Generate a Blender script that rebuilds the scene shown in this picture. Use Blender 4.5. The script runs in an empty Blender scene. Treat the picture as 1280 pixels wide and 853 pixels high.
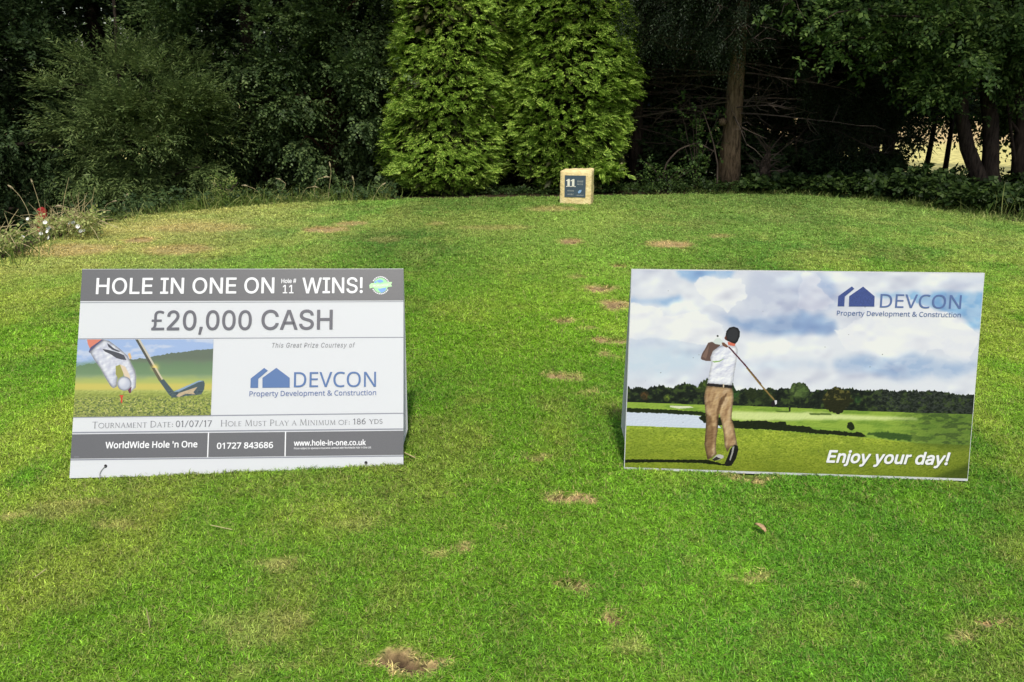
import bpy, math, os
import numpy as np
from mathutils import Vector

S = bpy.context.scene
COL = S.collection
rad = math.radians

# ------------------------------------------------------------------ camera, sky, sun, exposure
CAM_H = 1.385
PITCH = 17.0
FOC = 1036.0                      # focal length in photo pixels (1280 wide)
cam = bpy.data.cameras.new('camera')
cam.sensor_width = 36.0
cam.lens = 36.0 * FOC / 1280.0
cam.clip_start = 0.05
cam.clip_end = 1000.0
camo = bpy.data.objects.new('camera', cam)
COL.objects.link(camo)
camo.location = (0, 0, CAM_H)
camo.rotation_euler = (rad(90 - PITCH), 0, 0)
S.camera = camo

SUN_EL = 57.0
SUN_AZ = 177.0                    # compass bearing of the sun, 0 = +Y, clockwise
world = bpy.data.worlds.new('World')
S.world = world
world.use_nodes = True
wn = world.node_tree
sky = wn.nodes.new('ShaderNodeTexSky')
sky.sky_type = 'NISHITA'
sky.sun_disc = False
sky.sun_elevation = rad(SUN_EL)
sky.sun_rotation = rad(SUN_AZ)
sky.air_density = 1.3
sky.dust_density = 2.5
wn.links.new(sky.outputs[0], wn.nodes['Background'].inputs[0])
wn.nodes['Background'].inputs[1].default_value = 0.135

sun = bpy.data.lights.new('sun', 'SUN')
sun.energy = 3.2
sun.angle = rad(4.0)
sun.color = (1.0, 0.955, 0.87)
suno = bpy.data.objects.new('sun', sun)
COL.objects.link(suno)
sd = Vector((math.sin(rad(SUN_AZ)) * math.cos(rad(SUN_EL)), math.cos(rad(SUN_AZ)) * math.cos(rad(SUN_EL)), math.sin(rad(SUN_EL))))
suno.rotation_euler = sd.to_track_quat('Z', 'Y').to_euler()
suno.location = sd * 30

S.view_settings.view_transform = 'Standard'
S.view_settings.look = 'None'
S.view_settings.exposure = 0.0
S.view_settings.gamma = 1.0
S.view_settings.use_curve_mapping = False
S.render.engine = 'CYCLES'
S.cycles.max_bounces = 6
S.cycles.diffuse_bounces = 3
S.cycles.transparent_max_bounces = 4

# ------------------------------------------------------------------ helpers
cP, sP = math.cos(rad(PITCH)), math.sin(rad(PITCH))


def ground_pt(px, py, z=0.0):
    """where the ray through photo pixel (px, py) meets the height z"""
    dx = (px - 640) / FOC
    dy = -(py - 426.5) / FOC
    d = np.array([dx, cP + dy * sP, -sP + dy * cP])
    k = (z - CAM_H) / d[2]
    return d[0] * k, d[1] * k


def at(px, Y, z=0.0):
    """x of a thing that stands at depth Y, height z, and shows at column px"""
    depth = Y * cP - (z - CAM_H) * sP
    return (px - 640) / FOC * depth


def zat(py, Y):
    t = -(py - 426.5) / FOC
    return CAM_H + Y * (-sP + t * cP) / (cP + t * sP)


def tag(o, label=None, cat=None, group=None, kind=None):
    if label: o['label'] = label
    if cat: o['category'] = cat
    if group: o['group'] = group
    if kind: o['kind'] = kind
    return o


def empty(name, loc, label, cat, group=None):
    o = bpy.data.objects.new(name, None)
    o.empty_display_size = 0.1
    COL.objects.link(o)
    o.location = loc
    return tag(o, label, cat, group)


def mesh(name, V, F, mat=None, parent=None, smooth=False, cols=None, uv=None, loc=None):
    """V (n,3) array, F list of faces or (m,k) array"""
    me = bpy.data.meshes.new(name)
    V = np.asarray(V, dtype=np.float32)
    if isinstance(F, np.ndarray):
        m, k = F.shape
        me.vertices.add(len(V))
        me.vertices.foreach_set('co', V.ravel())
        me.loops.add(m * k)
        me.loops.foreach_set('vertex_index', F.astype(np.int32).ravel())
        me.polygons.add(m)
        me.polygons.foreach_set('loop_start', np.arange(0, m * k, k, dtype=np.int32))
        me.update(calc_edges=True)
    else:
        me.from_pydata(V.tolist(), [], [list(map(int, f)) for f in F])
        me.update()
    if smooth:
        me.polygons.foreach_set('use_smooth', np.ones(len(me.polygons), dtype=bool))
    if cols is not None:
        for nm, arr in cols.items():
            a = me.color_attributes.new(nm, 'FLOAT_COLOR', 'POINT')
            c = np.ones((len(V), 4), dtype=np.float32)
            c[:, :3] = arr
            a.data.foreach_set('color', c.ravel())
    if uv is not None:
        l = me.uv_layers.new(name='UVMap')
        vi = np.empty(len(me.loops), dtype=np.int32)
        me.loops.foreach_get('vertex_index', vi)
        l.data.foreach_set('uv', np.asarray(uv, dtype=np.float32)[vi].ravel())
    if mat: me.materials.append(mat)
    o = bpy.data.objects.new(name, me)
    COL.objects.link(o)
    if parent is not None: o.parent = parent
    if loc is not None: o.location = loc
    return o


class MB:
    def __init__(s): s.V = []; s.F = []; s.n = 0

    def add(s, V, F):
        V = np.asarray(V, float)
        s.V.append(V)
        s.F += [[i + s.n for i in f] for f in F]
        s.n += len(V)

    def box(s, a, b):
        x0, y0, z0 = a; x1, y1, z1 = b
        s.add([(x0, y0, z0), (x1, y0, z0), (x1, y1, z0), (x0, y1, z0), (x0, y0, z1), (x1, y0, z1), (x1, y1, z1), (x0, y1, z1)],
              [(0, 3, 2, 1), (4, 5, 6, 7), (0, 1, 5, 4), (1, 2, 6, 5), (2, 3, 7, 6), (3, 0, 4, 7)])

    def tube(s, P, R, n=6, cap=True, rough=0.0, rng=None):
        P = np.asarray(P, float); m = len(P)
        R = np.broadcast_to(np.asarray(R, float), (m,))
        T = np.gradient(P, axis=0)
        T /= np.linalg.norm(T, axis=1)[:, None] + 1e-9
        ref = np.array([0, 1.0, 0.0]) if abs(T[0][1]) < 0.8 else np.array([1.0, 0, 0])
        a = np.cross(T, ref); a /= np.linalg.norm(a, axis=1)[:, None] + 1e-9
        b = np.cross(T, a)
        th = np.arange(n) * 2 * np.pi / n
        rr = R[:, None] * np.ones((1, n))
        if rough and rng is not None: rr = rr * (1 + rough * rng.normal(size=(m, n)))
        V = P[:, None, :] + rr[..., None] * (np.cos(th)[None, :, None] * a[:, None, :] + np.sin(th)[None, :, None] * b[:, None, :])
        F = []
        for i in range(m - 1):
            for j in range(n):
                k = (j + 1) % n
                F.append((i * n + j, i * n + k, (i + 1) * n + k, (i + 1) * n + j))
        if cap:
            F.append(tuple(range(n - 1, -1, -1)))
            F.append(tuple((m - 1) * n + j for j in range(n)))
        s.add(V.reshape(-1, 3), F)

    def build(s, name, mat, parent=None, smooth=False, loc=None):
        return mesh(name, np.vstack(s.V), s.F, mat, parent, smooth, loc=loc)


def hsh(ix, iy, seed):
    n = (ix.astype(np.int64) * 374761393 + iy.astype(np.int64) * 668265263 + seed * 974634777) & 0x7fffffff
    n = ((n ^ (n >> 13)) * 1274126177) & 0x7fffffff
    n = (n ^ (n >> 16)) & 0x7fffffff
    return (n % 100003) / 100003.0


def vnoise(x, y, seed=0):
    x = np.asarray(x, float); y = np.asarray(y, float)
    ix = np.floor(x); iy = np.floor(y)
    fx = x - ix; fy = y - iy
    fx = fx * fx * (3 - 2 * fx); fy = fy * fy * (3 - 2 * fy)
    a = hsh(ix, iy, seed); b = hsh(ix + 1, iy, seed); c = hsh(ix, iy + 1, seed); d = hsh(ix + 1, iy + 1, seed)
    return (a * (1 - fx) + b * fx) * (1 - fy) + (c * (1 - fx) + d * fx) * fy


def fbm(x, y, seed=0, o=4):
    t = 0; a = 0.5; s = 0
    for i in range(o):
        t = t + a * vnoise(x * 2 ** i, y * 2 ** i, seed + i * 17); s += a; a *= 0.5
    return t / s


def sstep(a, b, x):
    t = np.clip((x - a) / (b - a), 0, 1)
    return t * t * (3 - 2 * t)


def lin(r, g, b):
    return tuple(((c / 255) / 12.92 if c / 255 <= 0.04045 else ((c / 255 + 0.055) / 1.055) ** 2.4) for c in (r, g, b))


# ------------------------------------------------------------------ materials
def M_new(name):
    m = bpy.data.materials.new(name); m.use_nodes = True
    return m, m.node_tree, m.node_tree.nodes['Principled BSDF']


def plain(name, col, rough=0.5, bump=0.0, scale=60.0, var=0.0, spec=0.5):
    m, t, b = M_new(name)
    b.inputs['Base Color'].default_value = (*col, 1)
    b.inputs['Roughness'].default_value = rough
    b.inputs['Specular IOR Level'].default_value = spec
    if bump or var:
        tc = t.nodes.new('ShaderNodeTexCoord'); n = t.nodes.new('ShaderNodeTexNoise')
        n.inputs['Scale'].default_value = scale; n.inputs['Detail'].default_value = 6
        t.links.new(tc.outputs['Object'], n.inputs['Vector'])
        if bump:
            bp = t.nodes.new('ShaderNodeBump'); bp.inputs['Strength'].default_value = bump; bp.inputs['Distance'].default_value = 0.01
            t.links.new(n.outputs[0], bp.inputs['Height']); t.links.new(bp.outputs[0], b.inputs['Normal'])
        if var:
            r = t.nodes.new('ShaderNodeValToRGB')
            r.color_ramp.elements[0].position = 0.3; r.color_ramp.elements[1].position = 0.72
            r.color_ramp.elements[0].color = (*[c * (1 - var) for c in col], 1)
            r.color_ramp.elements[1].color = (*[min(1, c * (1 + var)) for c in col], 1)
            t.links.new(n.outputs[0], r.inputs[0]); t.links.new(r.outputs[0], b.inputs['Base Color'])
    return m


def leafmat(name, cols, transl=0.25, rough=0.5, spec=0.3, clump=1.3, patch=0.35):
    """each leaf its own tone (random per island) and a slow change of tone from bough to bough"""
    m, t, b = M_new(name)
    g = t.nodes.new('ShaderNodeNewGeometry'); r = t.nodes.new('ShaderNodeValToRGB')
    tc = t.nodes.new('ShaderNodeTexCoord'); n = t.nodes.new('ShaderNodeTexNoise')
    n.inputs['Scale'].default_value = clump; n.inputs['Detail'].default_value = 3
    t.links.new(tc.outputs['Object'], n.inputs['Vector'])
    mx = t.nodes.new('ShaderNodeMix'); mx.data_type = 'FLOAT'; mx.inputs[0].default_value = patch
    t.links.new(g.outputs['Random Per Island'], mx.inputs[2]); t.links.new(n.outputs[0], mx.inputs[3])
    t.links.new(mx.outputs[0], r.inputs[0])
    e = r.color_ramp.elements
    while len(e) < len(cols): e.new(0.5)
    for i, c in enumerate(cols):
        e[i].position = i / (len(cols) - 1); e[i].color = (*c, 1)
    t.links.new(r.outputs[0], b.inputs['Base Color'])
    b.inputs['Roughness'].default_value = rough; b.inputs['Specular IOR Level'].default_value = spec
    tr = t.nodes.new('ShaderNodeBsdfTranslucent'); t.links.new(r.outputs[0], tr.inputs[0])
    ms = t.nodes.new('ShaderNodeMixShader'); ms.inputs[0].default_value = transl
    t.links.new(b.outputs[0], ms.inputs[1]); t.links.new(tr.outputs[0], ms.inputs[2])
    t.links.new(ms.outputs[0], t.nodes['Material Output'].inputs[0])
    return m


def groundmat(name, bump=0.6, scale=70.0):
    m, t, b = M_new(name)
    a = t.nodes.new('ShaderNodeAttribute'); a.attribute_name = 'tint'
    tc = t.nodes.new('ShaderNodeTexCoord'); n = t.nodes.new('ShaderNodeTexNoise')
    n.inputs['Scale'].default_value = scale; n.inputs['Detail'].default_value = 8
    t.links.new(tc.outputs['Object'], n.inputs['Vector'])
    r = t.nodes.new('ShaderNodeMapRange'); r.inputs['From Min'].default_value = 0.3; r.inputs['From Max'].default_value = 0.7
    r.inputs['To Min'].default_value = 0.55; r.inputs['To Max'].default_value = 1.35
    t.links.new(n.outputs[0], r.inputs[0])
    v = t.nodes.new('ShaderNodeVectorMath'); v.operation = 'SCALE'
    t.links.new(a.outputs['Color'], v.inputs[0]); t.links.new(r.outputs[0], v.inputs['Scale'])
    t.links.new(v.outputs[0], b.inputs['Base Color'])
    bp = t.nodes.new('ShaderNodeBump'); bp.inputs['Strength'].default_value = bump; bp.inputs['Distance'].default_value = 0.02
    t.links.new(n.outputs[0], bp.inputs['Height']); t.links.new(bp.outputs[0], b.inputs['Normal'])
    b.inputs['Roughness'].default_value = 0.9; b.inputs['Specular IOR Level'].default_value = 0.1
    return m


def grassmat():
    """colour of the tuft (from its place on the lawn) times the tone of the blade, straw blades mixed in"""
    m, t, b = M_new('grass_blade')
    a = t.nodes.new('ShaderNodeAttribute'); a.attribute_type = 'INSTANCER'; a.attribute_name = 'tint'
    v = t.nodes.new('ShaderNodeAttribute'); v.attribute_name = 'blade'
    sp = t.nodes.new('ShaderNodeSeparateColor'); t.links.new(v.outputs['Color'], sp.inputs[0])
    sc = t.nodes.new('ShaderNodeVectorMath'); sc.operation = 'SCALE'
    t.links.new(a.outputs['Color'], sc.inputs[0]); t.links.new(sp.outputs[0], sc.inputs['Scale'])
    mx = t.nodes.new('ShaderNodeMix'); mx.data_type = 'RGBA'
    t.links.new(sp.outputs[1], mx.inputs[0]); t.links.new(sc.outputs[0], mx.inputs[6])
    mx.inputs[7].default_value = (0.42, 0.40, 0.13, 1)
    t.links.new(mx.outputs[2], b.inputs['Base Color'])
    b.inputs['Roughness'].default_value = 0.55; b.inputs['Specular IOR Level'].default_value = 0.35
    tr = t.nodes.new('ShaderNodeBsdfTranslucent'); t.links.new(mx.outputs[2], tr.inputs[0])
    ms = t.nodes.new('ShaderNodeMixShader'); ms.inputs[0].default_value = 0.3
    t.links.new(b.outputs[0], ms.inputs[1]); t.links.new(tr.outputs[0], ms.inputs[2])
    t.links.new(ms.outputs[0], t.nodes['Material Output'].inputs[0])
    return m


def barkmat(name, c0, c1, sx=9.0, sz=1.6):
    m, t, b = M_new(name)
    tc = t.nodes.new('ShaderNodeTexCoord'); mp = t.nodes.new('ShaderNodeMapping')
    mp.inputs['Scale'].default_value = (sx, sx, sz)
    n = t.nodes.new('ShaderNodeTexNoise'); n.inputs['Scale'].default_value = 3.5; n.inputs['Detail'].default_value = 8
    n.inputs['Roughness'].default_value = 0.7
    t.links.new(tc.outputs['Object'], mp.inputs[0]); t.links.new(mp.outputs[0], n.inputs['Vector'])
    r = t.nodes.new('ShaderNodeValToRGB')
    r.color_ramp.elements[0].position = 0.36; r.color_ramp.elements[1].position = 0.66
    r.color_ramp.elements[0].color = (*c0, 1); r.color_ramp.elements[1].color = (*c1, 1)
    t.links.new(n.outputs[0], r.inputs[0]); t.links.new(r.outputs[0], b.inputs['Base Color'])
    bp = t.nodes.new('ShaderNodeBump'); bp.inputs['Strength'].default_value = 1.0; bp.inputs['Distance'].default_value = 0.03
    t.links.new(n.outputs[0], bp.inputs['Height']); t.links.new(bp.outputs[0], b.inputs['Normal'])
    b.inputs['Roughness'].default_value = 0.9; b.inputs['Specular IOR Level'].default_value = 0.15
    return m


BARK_SPRUCE = barkmat('bark_spruce', (0.05, 0.033, 0.02), (0.27, 0.185, 0.115))
BARK_DARK = barkmat('bark_dark', (0.018, 0.013, 0.01), (0.075, 0.055, 0.042))
BARK_RED = barkmat('bark_reddish', (0.04, 0.018, 0.012), (0.13, 0.065, 0.045))
TWIG = plain('dead_twig', (0.062, 0.044, 0.032), 0.9, var=0.5, scale=4)
LEAF_WILLOW = leafmat('leaf_willow', [(0.04, 0.068, 0.02), (0.11, 0.165, 0.05), (0.29, 0.36, 0.12)], 0.3, spec=0.15)
LEAF_DARK = leafmat('leaf_dark', [(0.02, 0.038, 0.014), (0.042, 0.075, 0.026), (0.10, 0.15, 0.05)], 0.2, spec=0.15)
LEAF_ALDER = leafmat('leaf_alder', [(0.028, 0.05, 0.016), (0.075, 0.125, 0.04), (0.21, 0.28, 0.09)], 0.25, spec=0.25)
LEAF_MAPLE = leafmat('leaf_maple', [(0.016, 0.036, 0.010), (0.055, 0.105, 0.025), (0.19, 0.28, 0.065)], 0.35, spec=0.15)
LEAF_SPRUCE = leafmat('needle_spruce', [(0.010, 0.018, 0.009), (0.02, 0.034, 0.014), (0.04, 0.06, 0.022)], 0.1, spec=0.2)
LEAF_GOLD = leafmat('frond_golden', [(0.04, 0.085, 0.012), (0.21, 0.35, 0.04), (0.68, 0.86, 0.17)], 0.3, spec=0.15, clump=2.2, patch=0.4)
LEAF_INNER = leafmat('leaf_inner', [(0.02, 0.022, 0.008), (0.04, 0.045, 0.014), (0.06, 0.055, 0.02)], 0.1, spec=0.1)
LEAF_IVY = leafmat('leaf_ground_cover', [(0.008, 0.016, 0.005), (0.022, 0.044, 0.010), (0.07, 0.11, 0.025)], 0.2, spec=0.15)
LEAF_WEED = leafmat('leaf_bindweed', [(0.14, 0.20, 0.05), (0.32, 0.38, 0.11), (0.60, 0.60, 0.26)], 0.3, spec=.15)
LEAF_ROUGH = leafmat('rough_grass', [(0.05, 0.10, 0.018), (0.16, 0.24, 0.05), (0.48, 0.46, 0.18)], 0.3, spec=.15)
LEAF_FAR = leafmat('leaf_far', [(0.012, 0.022, 0.01), (0.025, 0.045, 0.016), (0.05, 0.08, 0.03)], 0.15)
PETAL = plain('petal', (0.82, 0.82, 0.76), 0.6)
STRAW = plain('straw', (0.46, 0.38, 0.19), 0.7, var=0.25, scale=40)
SEED = plain('seed_head', (0.36, 0.30, 0.17), 0.8, bump=0.5, scale=200)
GRASS = grassmat()

# ------------------------------------------------------------------ the lie of the land
edge_px = [(-260, 420), (-90, 352), (0, 324), (60, 301), (110, 285), (170, 270), (260, 262), (340, 256), (480, 250), (600, 247.5), (700, 246.5),
           (850, 243.5), (1000, 243.5), (1080, 249), (1150, 258), (1215, 268), (1280, 281), (1400, 312), (1500, 345)]
EDGE = np.array([ground_pt(*p) for p in edge_px])
POLY = np.vstack([[(-7.5, 2.0), (-8, -6)], EDGE, [(8.5, 3.0), (8.5, -6)]])
POLY = np.vstack([[(-8, -6), (-7.0, 2.5)], EDGE, [(7.8, 3.0), (8.0, -6)]])


def inside(P, x, y):
    r = np.zeros(x.shape, bool)
    n = len(P); j = n - 1
    for i in range(n):
        xi, yi = P[i]; xj, yj = P[j]
        c = ((yi > y) != (yj > y)) & (x < (xj - xi) * (y - yi) / (yj - yi + 1e-12) + xi)
        r ^= c; j = i
    return r


def seg_dist(P, x, y):
    d = np.full(x.shape, 1e9)
    n = len(P)
    for i in range(n):
        ax, ay = P[i]; bx, by = P[(i + 1) % n]
        vx, vy = bx - ax, by - ay
        t = np.clip(((x - ax) * vx + (y - ay) * vy) / (vx * vx + vy * vy + 1e-12), 0, 1)
        d = np.minimum(d, np.hypot(x - ax - t * vx, y - ay - t * vy))
    return d


# worn spots on the lawn: photo px, py, half width, half height, strength, is it bare soil
SPOTS = [(508, 827, 50, 13, 1.0, 1), (715, 732, 24, 7, 1.0, .9), (705, 623, 34, 6, 1.0, 1), (770, 769, 11, 8, 1, .7), (672, 573, 15, 4, 1, .8),
         (707, 470, 24, 4.5, 1, .8), (580, 685, 12, 4, .7, .2), (622, 656, 12, 4, .55, .1), (768, 380, 17, 6.5, 1, .6), (750, 359, 18, 4, 1, .7),
         (712, 302, 15, 3.4, 1, .7), (708, 399, 13, 3.2, 1, .7), (762, 426, 24, 3.2, 1, .5), (838, 306, 26, 4, .9, .15), (770, 331, 9, 2, .8, .3),
         (742, 491, 18, 2, .6, .1), (1228, 777, 22, 6, .95, .1), (1210, 805, 24, 7, .55, 0), (940, 718, 24, 5, .5, 0), (930, 598, 24, 5, 1, .8),
         (408, 287, 26, 3.5, .9, .3), (175, 300, 17, 3.5, .9, .4), (318, 782, 55, 17, .22, .0), (80, 312, 60, 7, .6, .1), (225, 312, 40, 6, .6, .1),
         (250, 285, 60, 5, .45, 0), (440, 280, 18, 3, .7, .3), (545, 698, 16, 5, .4, .1), (785, 808, 24, 8, .3, 0), (860, 700, 12, 3, .3, 0),
         (345, 702, 24, 9, .35, .1), (60, 640, 40, 6, .25, 0), (300, 812, 12, 4, .6, .2), (690, 262, 30, 3, .5, .1), (900, 296, 14, 2.5, .5, .1),
         (330, 835, 40, 10, .2, 0), (760, 443, 14, 2.5, .7, .2), (735, 408, 10, 1.8, .6, .2), (722, 345, 8, 2, .4, 0), (1078, 733, 7, 3, .4, 0),
         (1142, 808, 8, 3, .4, 0), (20, 645, 16, 4, .5, 0), (90, 630, 40, 5, .35, .1), (440, 660, 30, 8, .2, 0), (620, 285, 40, 3, .35, 0),
         (545, 280, 12, 2, .4, 0), (770, 515, 10, 2, .5, 0), (690, 510, 10, 2, .3, 0), (140, 660, 30, 6, .3, .1), (480, 300, 22, 3, .3, 0)]
spots = []
for px, py, hw, hh, st, so in SPOTS:
    x, y = ground_pt(px, py)
    x2, _ = ground_pt(px + hw, py); _, ya = ground_pt(px, py - hh); _, yb = ground_pt(px, py + hh)
    spots.append((x, y, abs(x2 - x), abs(ya - yb) / 2, st, so))


def wear(x, y):
    dry = np.zeros(np.shape(x)); soil = np.zeros(np.shape(x))
    wx = x + (fbm(x * 14, y * 14, 5, 2) - .5) * .09; wy = y + (fbm(x * 14, y * 14, 9, 2) - .5) * .09
    for sx, sy, a, b, st, so in spots:
        m = (np.abs(x - sx) < 3 * a + .1) & (np.abs(y - sy) < 3 * b + .1)
        if not np.any(m): continue
        d = np.hypot((wx[m] - sx) / a, (wy[m] - sy) / b)
        dry[m] = np.maximum(dry[m], st * (1 - sstep(.75, 1.45, d)))
        soil[m] = np.maximum(soil[m], so * (1 - sstep(.55, .95, d)))
    return dry, soil


def height(x, y, crater=True):
    ins = inside(POLY, x, y)
    d = np.where(ins, 0, seg_dist(POLY, x, y))
    D = 0.75 - 0.62 * sstep(-3.4, -0.5, x) + 0.25 * sstep(3.2, 5.5, x)
    z = -D * sstep(0, 2.2, d) * np.where(x < -1, 1, 1)
    far = sstep(13.5, 19, np.where(y > 0, y, -y * 1.5)) + sstep(9, 16, np.abs(x))
    z = z * (1 - np.clip(far, 0, 1)) + np.clip(far, 0, 1) * -0.62
    z += (fbm(x * .35, y * .35, 3, 3) - .5) * .03 * sstep(0, 5, y) + (fbm(x * .05, y * .05, 8, 3) - .5) * 0.5 * sstep(18, 50, np.hypot(x, y))
    z += 0.012 * (fbm(x * 1.6, y * 1.6, 31, 3) - .5)
    if crater:
        _, so = wear(x, y)
        z = z - 0.034 * so
    return z


def z_at(x, y):
    return float(height(np.array([float(x)]), np.array([float(y)]))[0])


def lawn_tint(x, y, dry, soil):
    g = np.array([0.235, 0.475, 0.030]); lush = np.array([0.125, 0.35, 0.022]); yel = np.array([0.44, 0.56, 0.070])
    straw = np.array([0.80, 0.57, 0.27])
    n1 = fbm(x * 1.1, y * 1.1, 41, 4)[..., None]
    n2 = fbm(x * .45 + 7, y * .45, 77, 3)[..., None]
    n3 = fbm(x * 5, y * 3.2, 15, 3)[..., None]
    k = sstep(.42, .66, n1 * .6 + n3 * .4)
    c = g * (1 - k) + lush * k
    n4 = fbm(x * 2.3 + 11, y * 1.7, 131, 4)[..., None]; n5 = fbm(x * 9, y * 9, 137, 3)[..., None]
    k = sstep(.50, .66, n4 * .65 + n5 * .35) * .42
    c = c * (1 - k) + np.array([.37, .38, .085]) * k
    k = sstep(.40, .66, n2 * .5 + n3 * .5) * .8
    c = c * (1 - k) + yel * k
    # lighter strip down the middle, browned bank on the left, soft shade tinted into the far right
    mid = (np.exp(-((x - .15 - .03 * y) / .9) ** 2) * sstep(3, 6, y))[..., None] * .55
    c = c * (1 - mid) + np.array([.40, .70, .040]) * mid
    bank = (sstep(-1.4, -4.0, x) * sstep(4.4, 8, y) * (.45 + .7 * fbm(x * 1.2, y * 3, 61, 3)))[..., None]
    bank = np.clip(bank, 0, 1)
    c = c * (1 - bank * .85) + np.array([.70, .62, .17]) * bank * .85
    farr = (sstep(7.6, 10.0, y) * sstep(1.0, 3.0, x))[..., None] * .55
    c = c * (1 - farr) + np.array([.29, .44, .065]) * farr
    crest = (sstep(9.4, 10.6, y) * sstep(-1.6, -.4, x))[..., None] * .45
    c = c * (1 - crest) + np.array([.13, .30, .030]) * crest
    d = dry[..., None]
    c = c * (.87 + .26 * sstep(.38, .62, fbm((x - .03 * y) * .8 + 3, y * .04, 19, 2)))[..., None]
    lum = (c @ np.array([.25, .65, .10]))[..., None]
    ds = (.20 * sstep(4.5, 8.5, y))[..., None]
    c = c * (1 - ds) + lum * np.array([1.0, 1.0, .75]) * ds
    return c * (1 - d) + straw * d


xs = np.concatenate([-np.geomspace(160, 7.6, 26), np.arange(-7.2, -.7, .045), np.arange(-.7, .95, .014), np.arange(.95, 8.3, .045), np.geomspace(8.6, 160, 26)])
ys = np.concatenate([-np.geomspace(60, 2, 14), [-1, 0, .7], np.arange(1.2, 1.5, .05), np.arange(1.5, 2.7, .014), np.arange(2.7, 13.2, .045), np.geomspace(13.4, 300, 44)])
GX, GY = np.meshgrid(xs, ys)
GZ = height(GX, GY)
DRY, SOIL = wear(GX, GY)
INS = inside(POLY, GX, GY)
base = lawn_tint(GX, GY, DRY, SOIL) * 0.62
soilc = np.array([0.10, 0.066, 0.038]) * (.3 + 1.5 * sstep(.3, .7, fbm(GX * 45, GY * 45, 87, 3)))[..., None]
base = base * (1 - SOIL[..., None]) + soilc * SOIL[..., None]
duff = np.array([0.045, 0.032, 0.018]) * (0.6 + .8 * fbm(GX * 2, GY * 2, 91, 4)[..., None])
field = np.array([0.68, 0.60, 0.22]) * (0.75 + .5 * fbm(GX * .5, GY * .25, 95, 4)[..., None])
band = (sstep(30, 36, GY) * .8)[..., None]
field = field * (1 - band) + np.array([.66, .46, .24]) * band
fk = sstep(15.0, 17.0, GY + .6 * (fbm(GX, GY, 71, 2) - .5))[..., None]
out = duff * (1 - fk) + field * fk
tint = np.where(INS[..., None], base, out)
nx, ny = len(xs), len(ys)
idx = np.arange(nx * ny).reshape(ny, nx)
Q = np.stack([idx[:-1, :-1], idx[:-1, 1:], idx[1:, 1:], idx[1:, :-1]], -1)
cin = INS[:-1, :-1] & INS[1:, 1:]
cfar = (GY[:-1, :-1] > 16.5)
VG = np.stack([GX, GY, GZ], -1).reshape(-1, 3); TG = tint.reshape(-1, 3)


def sheet(name, mask, mat):
    F = Q[mask]
    u, inv = np.unique(F, return_inverse=True)
    o = mesh(name, VG[u], inv.reshape(F.shape), mat, smooth=True, cols={'tint': TG[u]})
    return tag(o, kind='structure')


sheet('tee_lawn', cin, groundmat('turf'))
sheet('woodland_floor', ~cin & ~cfar, groundmat('leaf_litter', .8, 30))
sheet('field', ~cin & cfar, groundmat('dry_field', .3, 6))

# ------------------------------------------------------------------ mown grass: tufts of blades instanced over the lawn
rng = np.random.default_rng(11)


def blade_tuft(name, nb, L, Wd, spread, lean, straw):
    V = []; F = []; C = []
    for i in range(nb):
        a = rng.uniform(0, 2 * np.pi); r = spread * math.sqrt(rng.uniform())
        p = np.array([r * math.cos(a), r * math.sin(a), -.004])
        h = rng.uniform(0, 2 * np.pi); l = L * rng.uniform(.55, 1.25); le = lean * rng.uniform(.3, 1.3)
        d = np.array([math.cos(h), math.sin(h), 0]); s = np.array([-d[1], d[0], 0]) * Wd * rng.uniform(.7, 1.3) / 2
        m = p + d * l * .5 * math.sin(le * .7) + np.array([0, 0, l * .55 * math.cos(le * .7)])
        t = m + s * rng.normal(0, 3.5) + d * l * .5 * math.sin(min(1.7, le * 1.5)) + np.array([0, 0, l * .5 * math.cos(min(1.7, le * 1.5))])
        k = len(V)
        V += [p - s, p + s, m + s, m - s, t]
        F += [(k, k + 1, k + 2), (k, k + 2, k + 3), (k + 3, k + 2, k + 4)]
        b = rng.uniform(.2, 1.0) + rng.uniform(0, 1.0) ** 3 * 1.2; st = (rng.uniform() < straw) * rng.uniform(.5, 1)
        C += [(b, st, 0)] * 5
    me = bpy.data.meshes.new(name)
    me.from_pydata([tuple(map(float, v)) for v in V], [], F)
    a = me.color_attributes.new('blade', 'FLOAT_COLOR', 'POINT')
    c = np.ones((len(V), 4), dtype=np.float32); c[:, :3] = C
    a.data.foreach_set('color', c.ravel())
    me.materials.append(GRASS)
    return bpy.data.objects.new(name, me)


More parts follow.
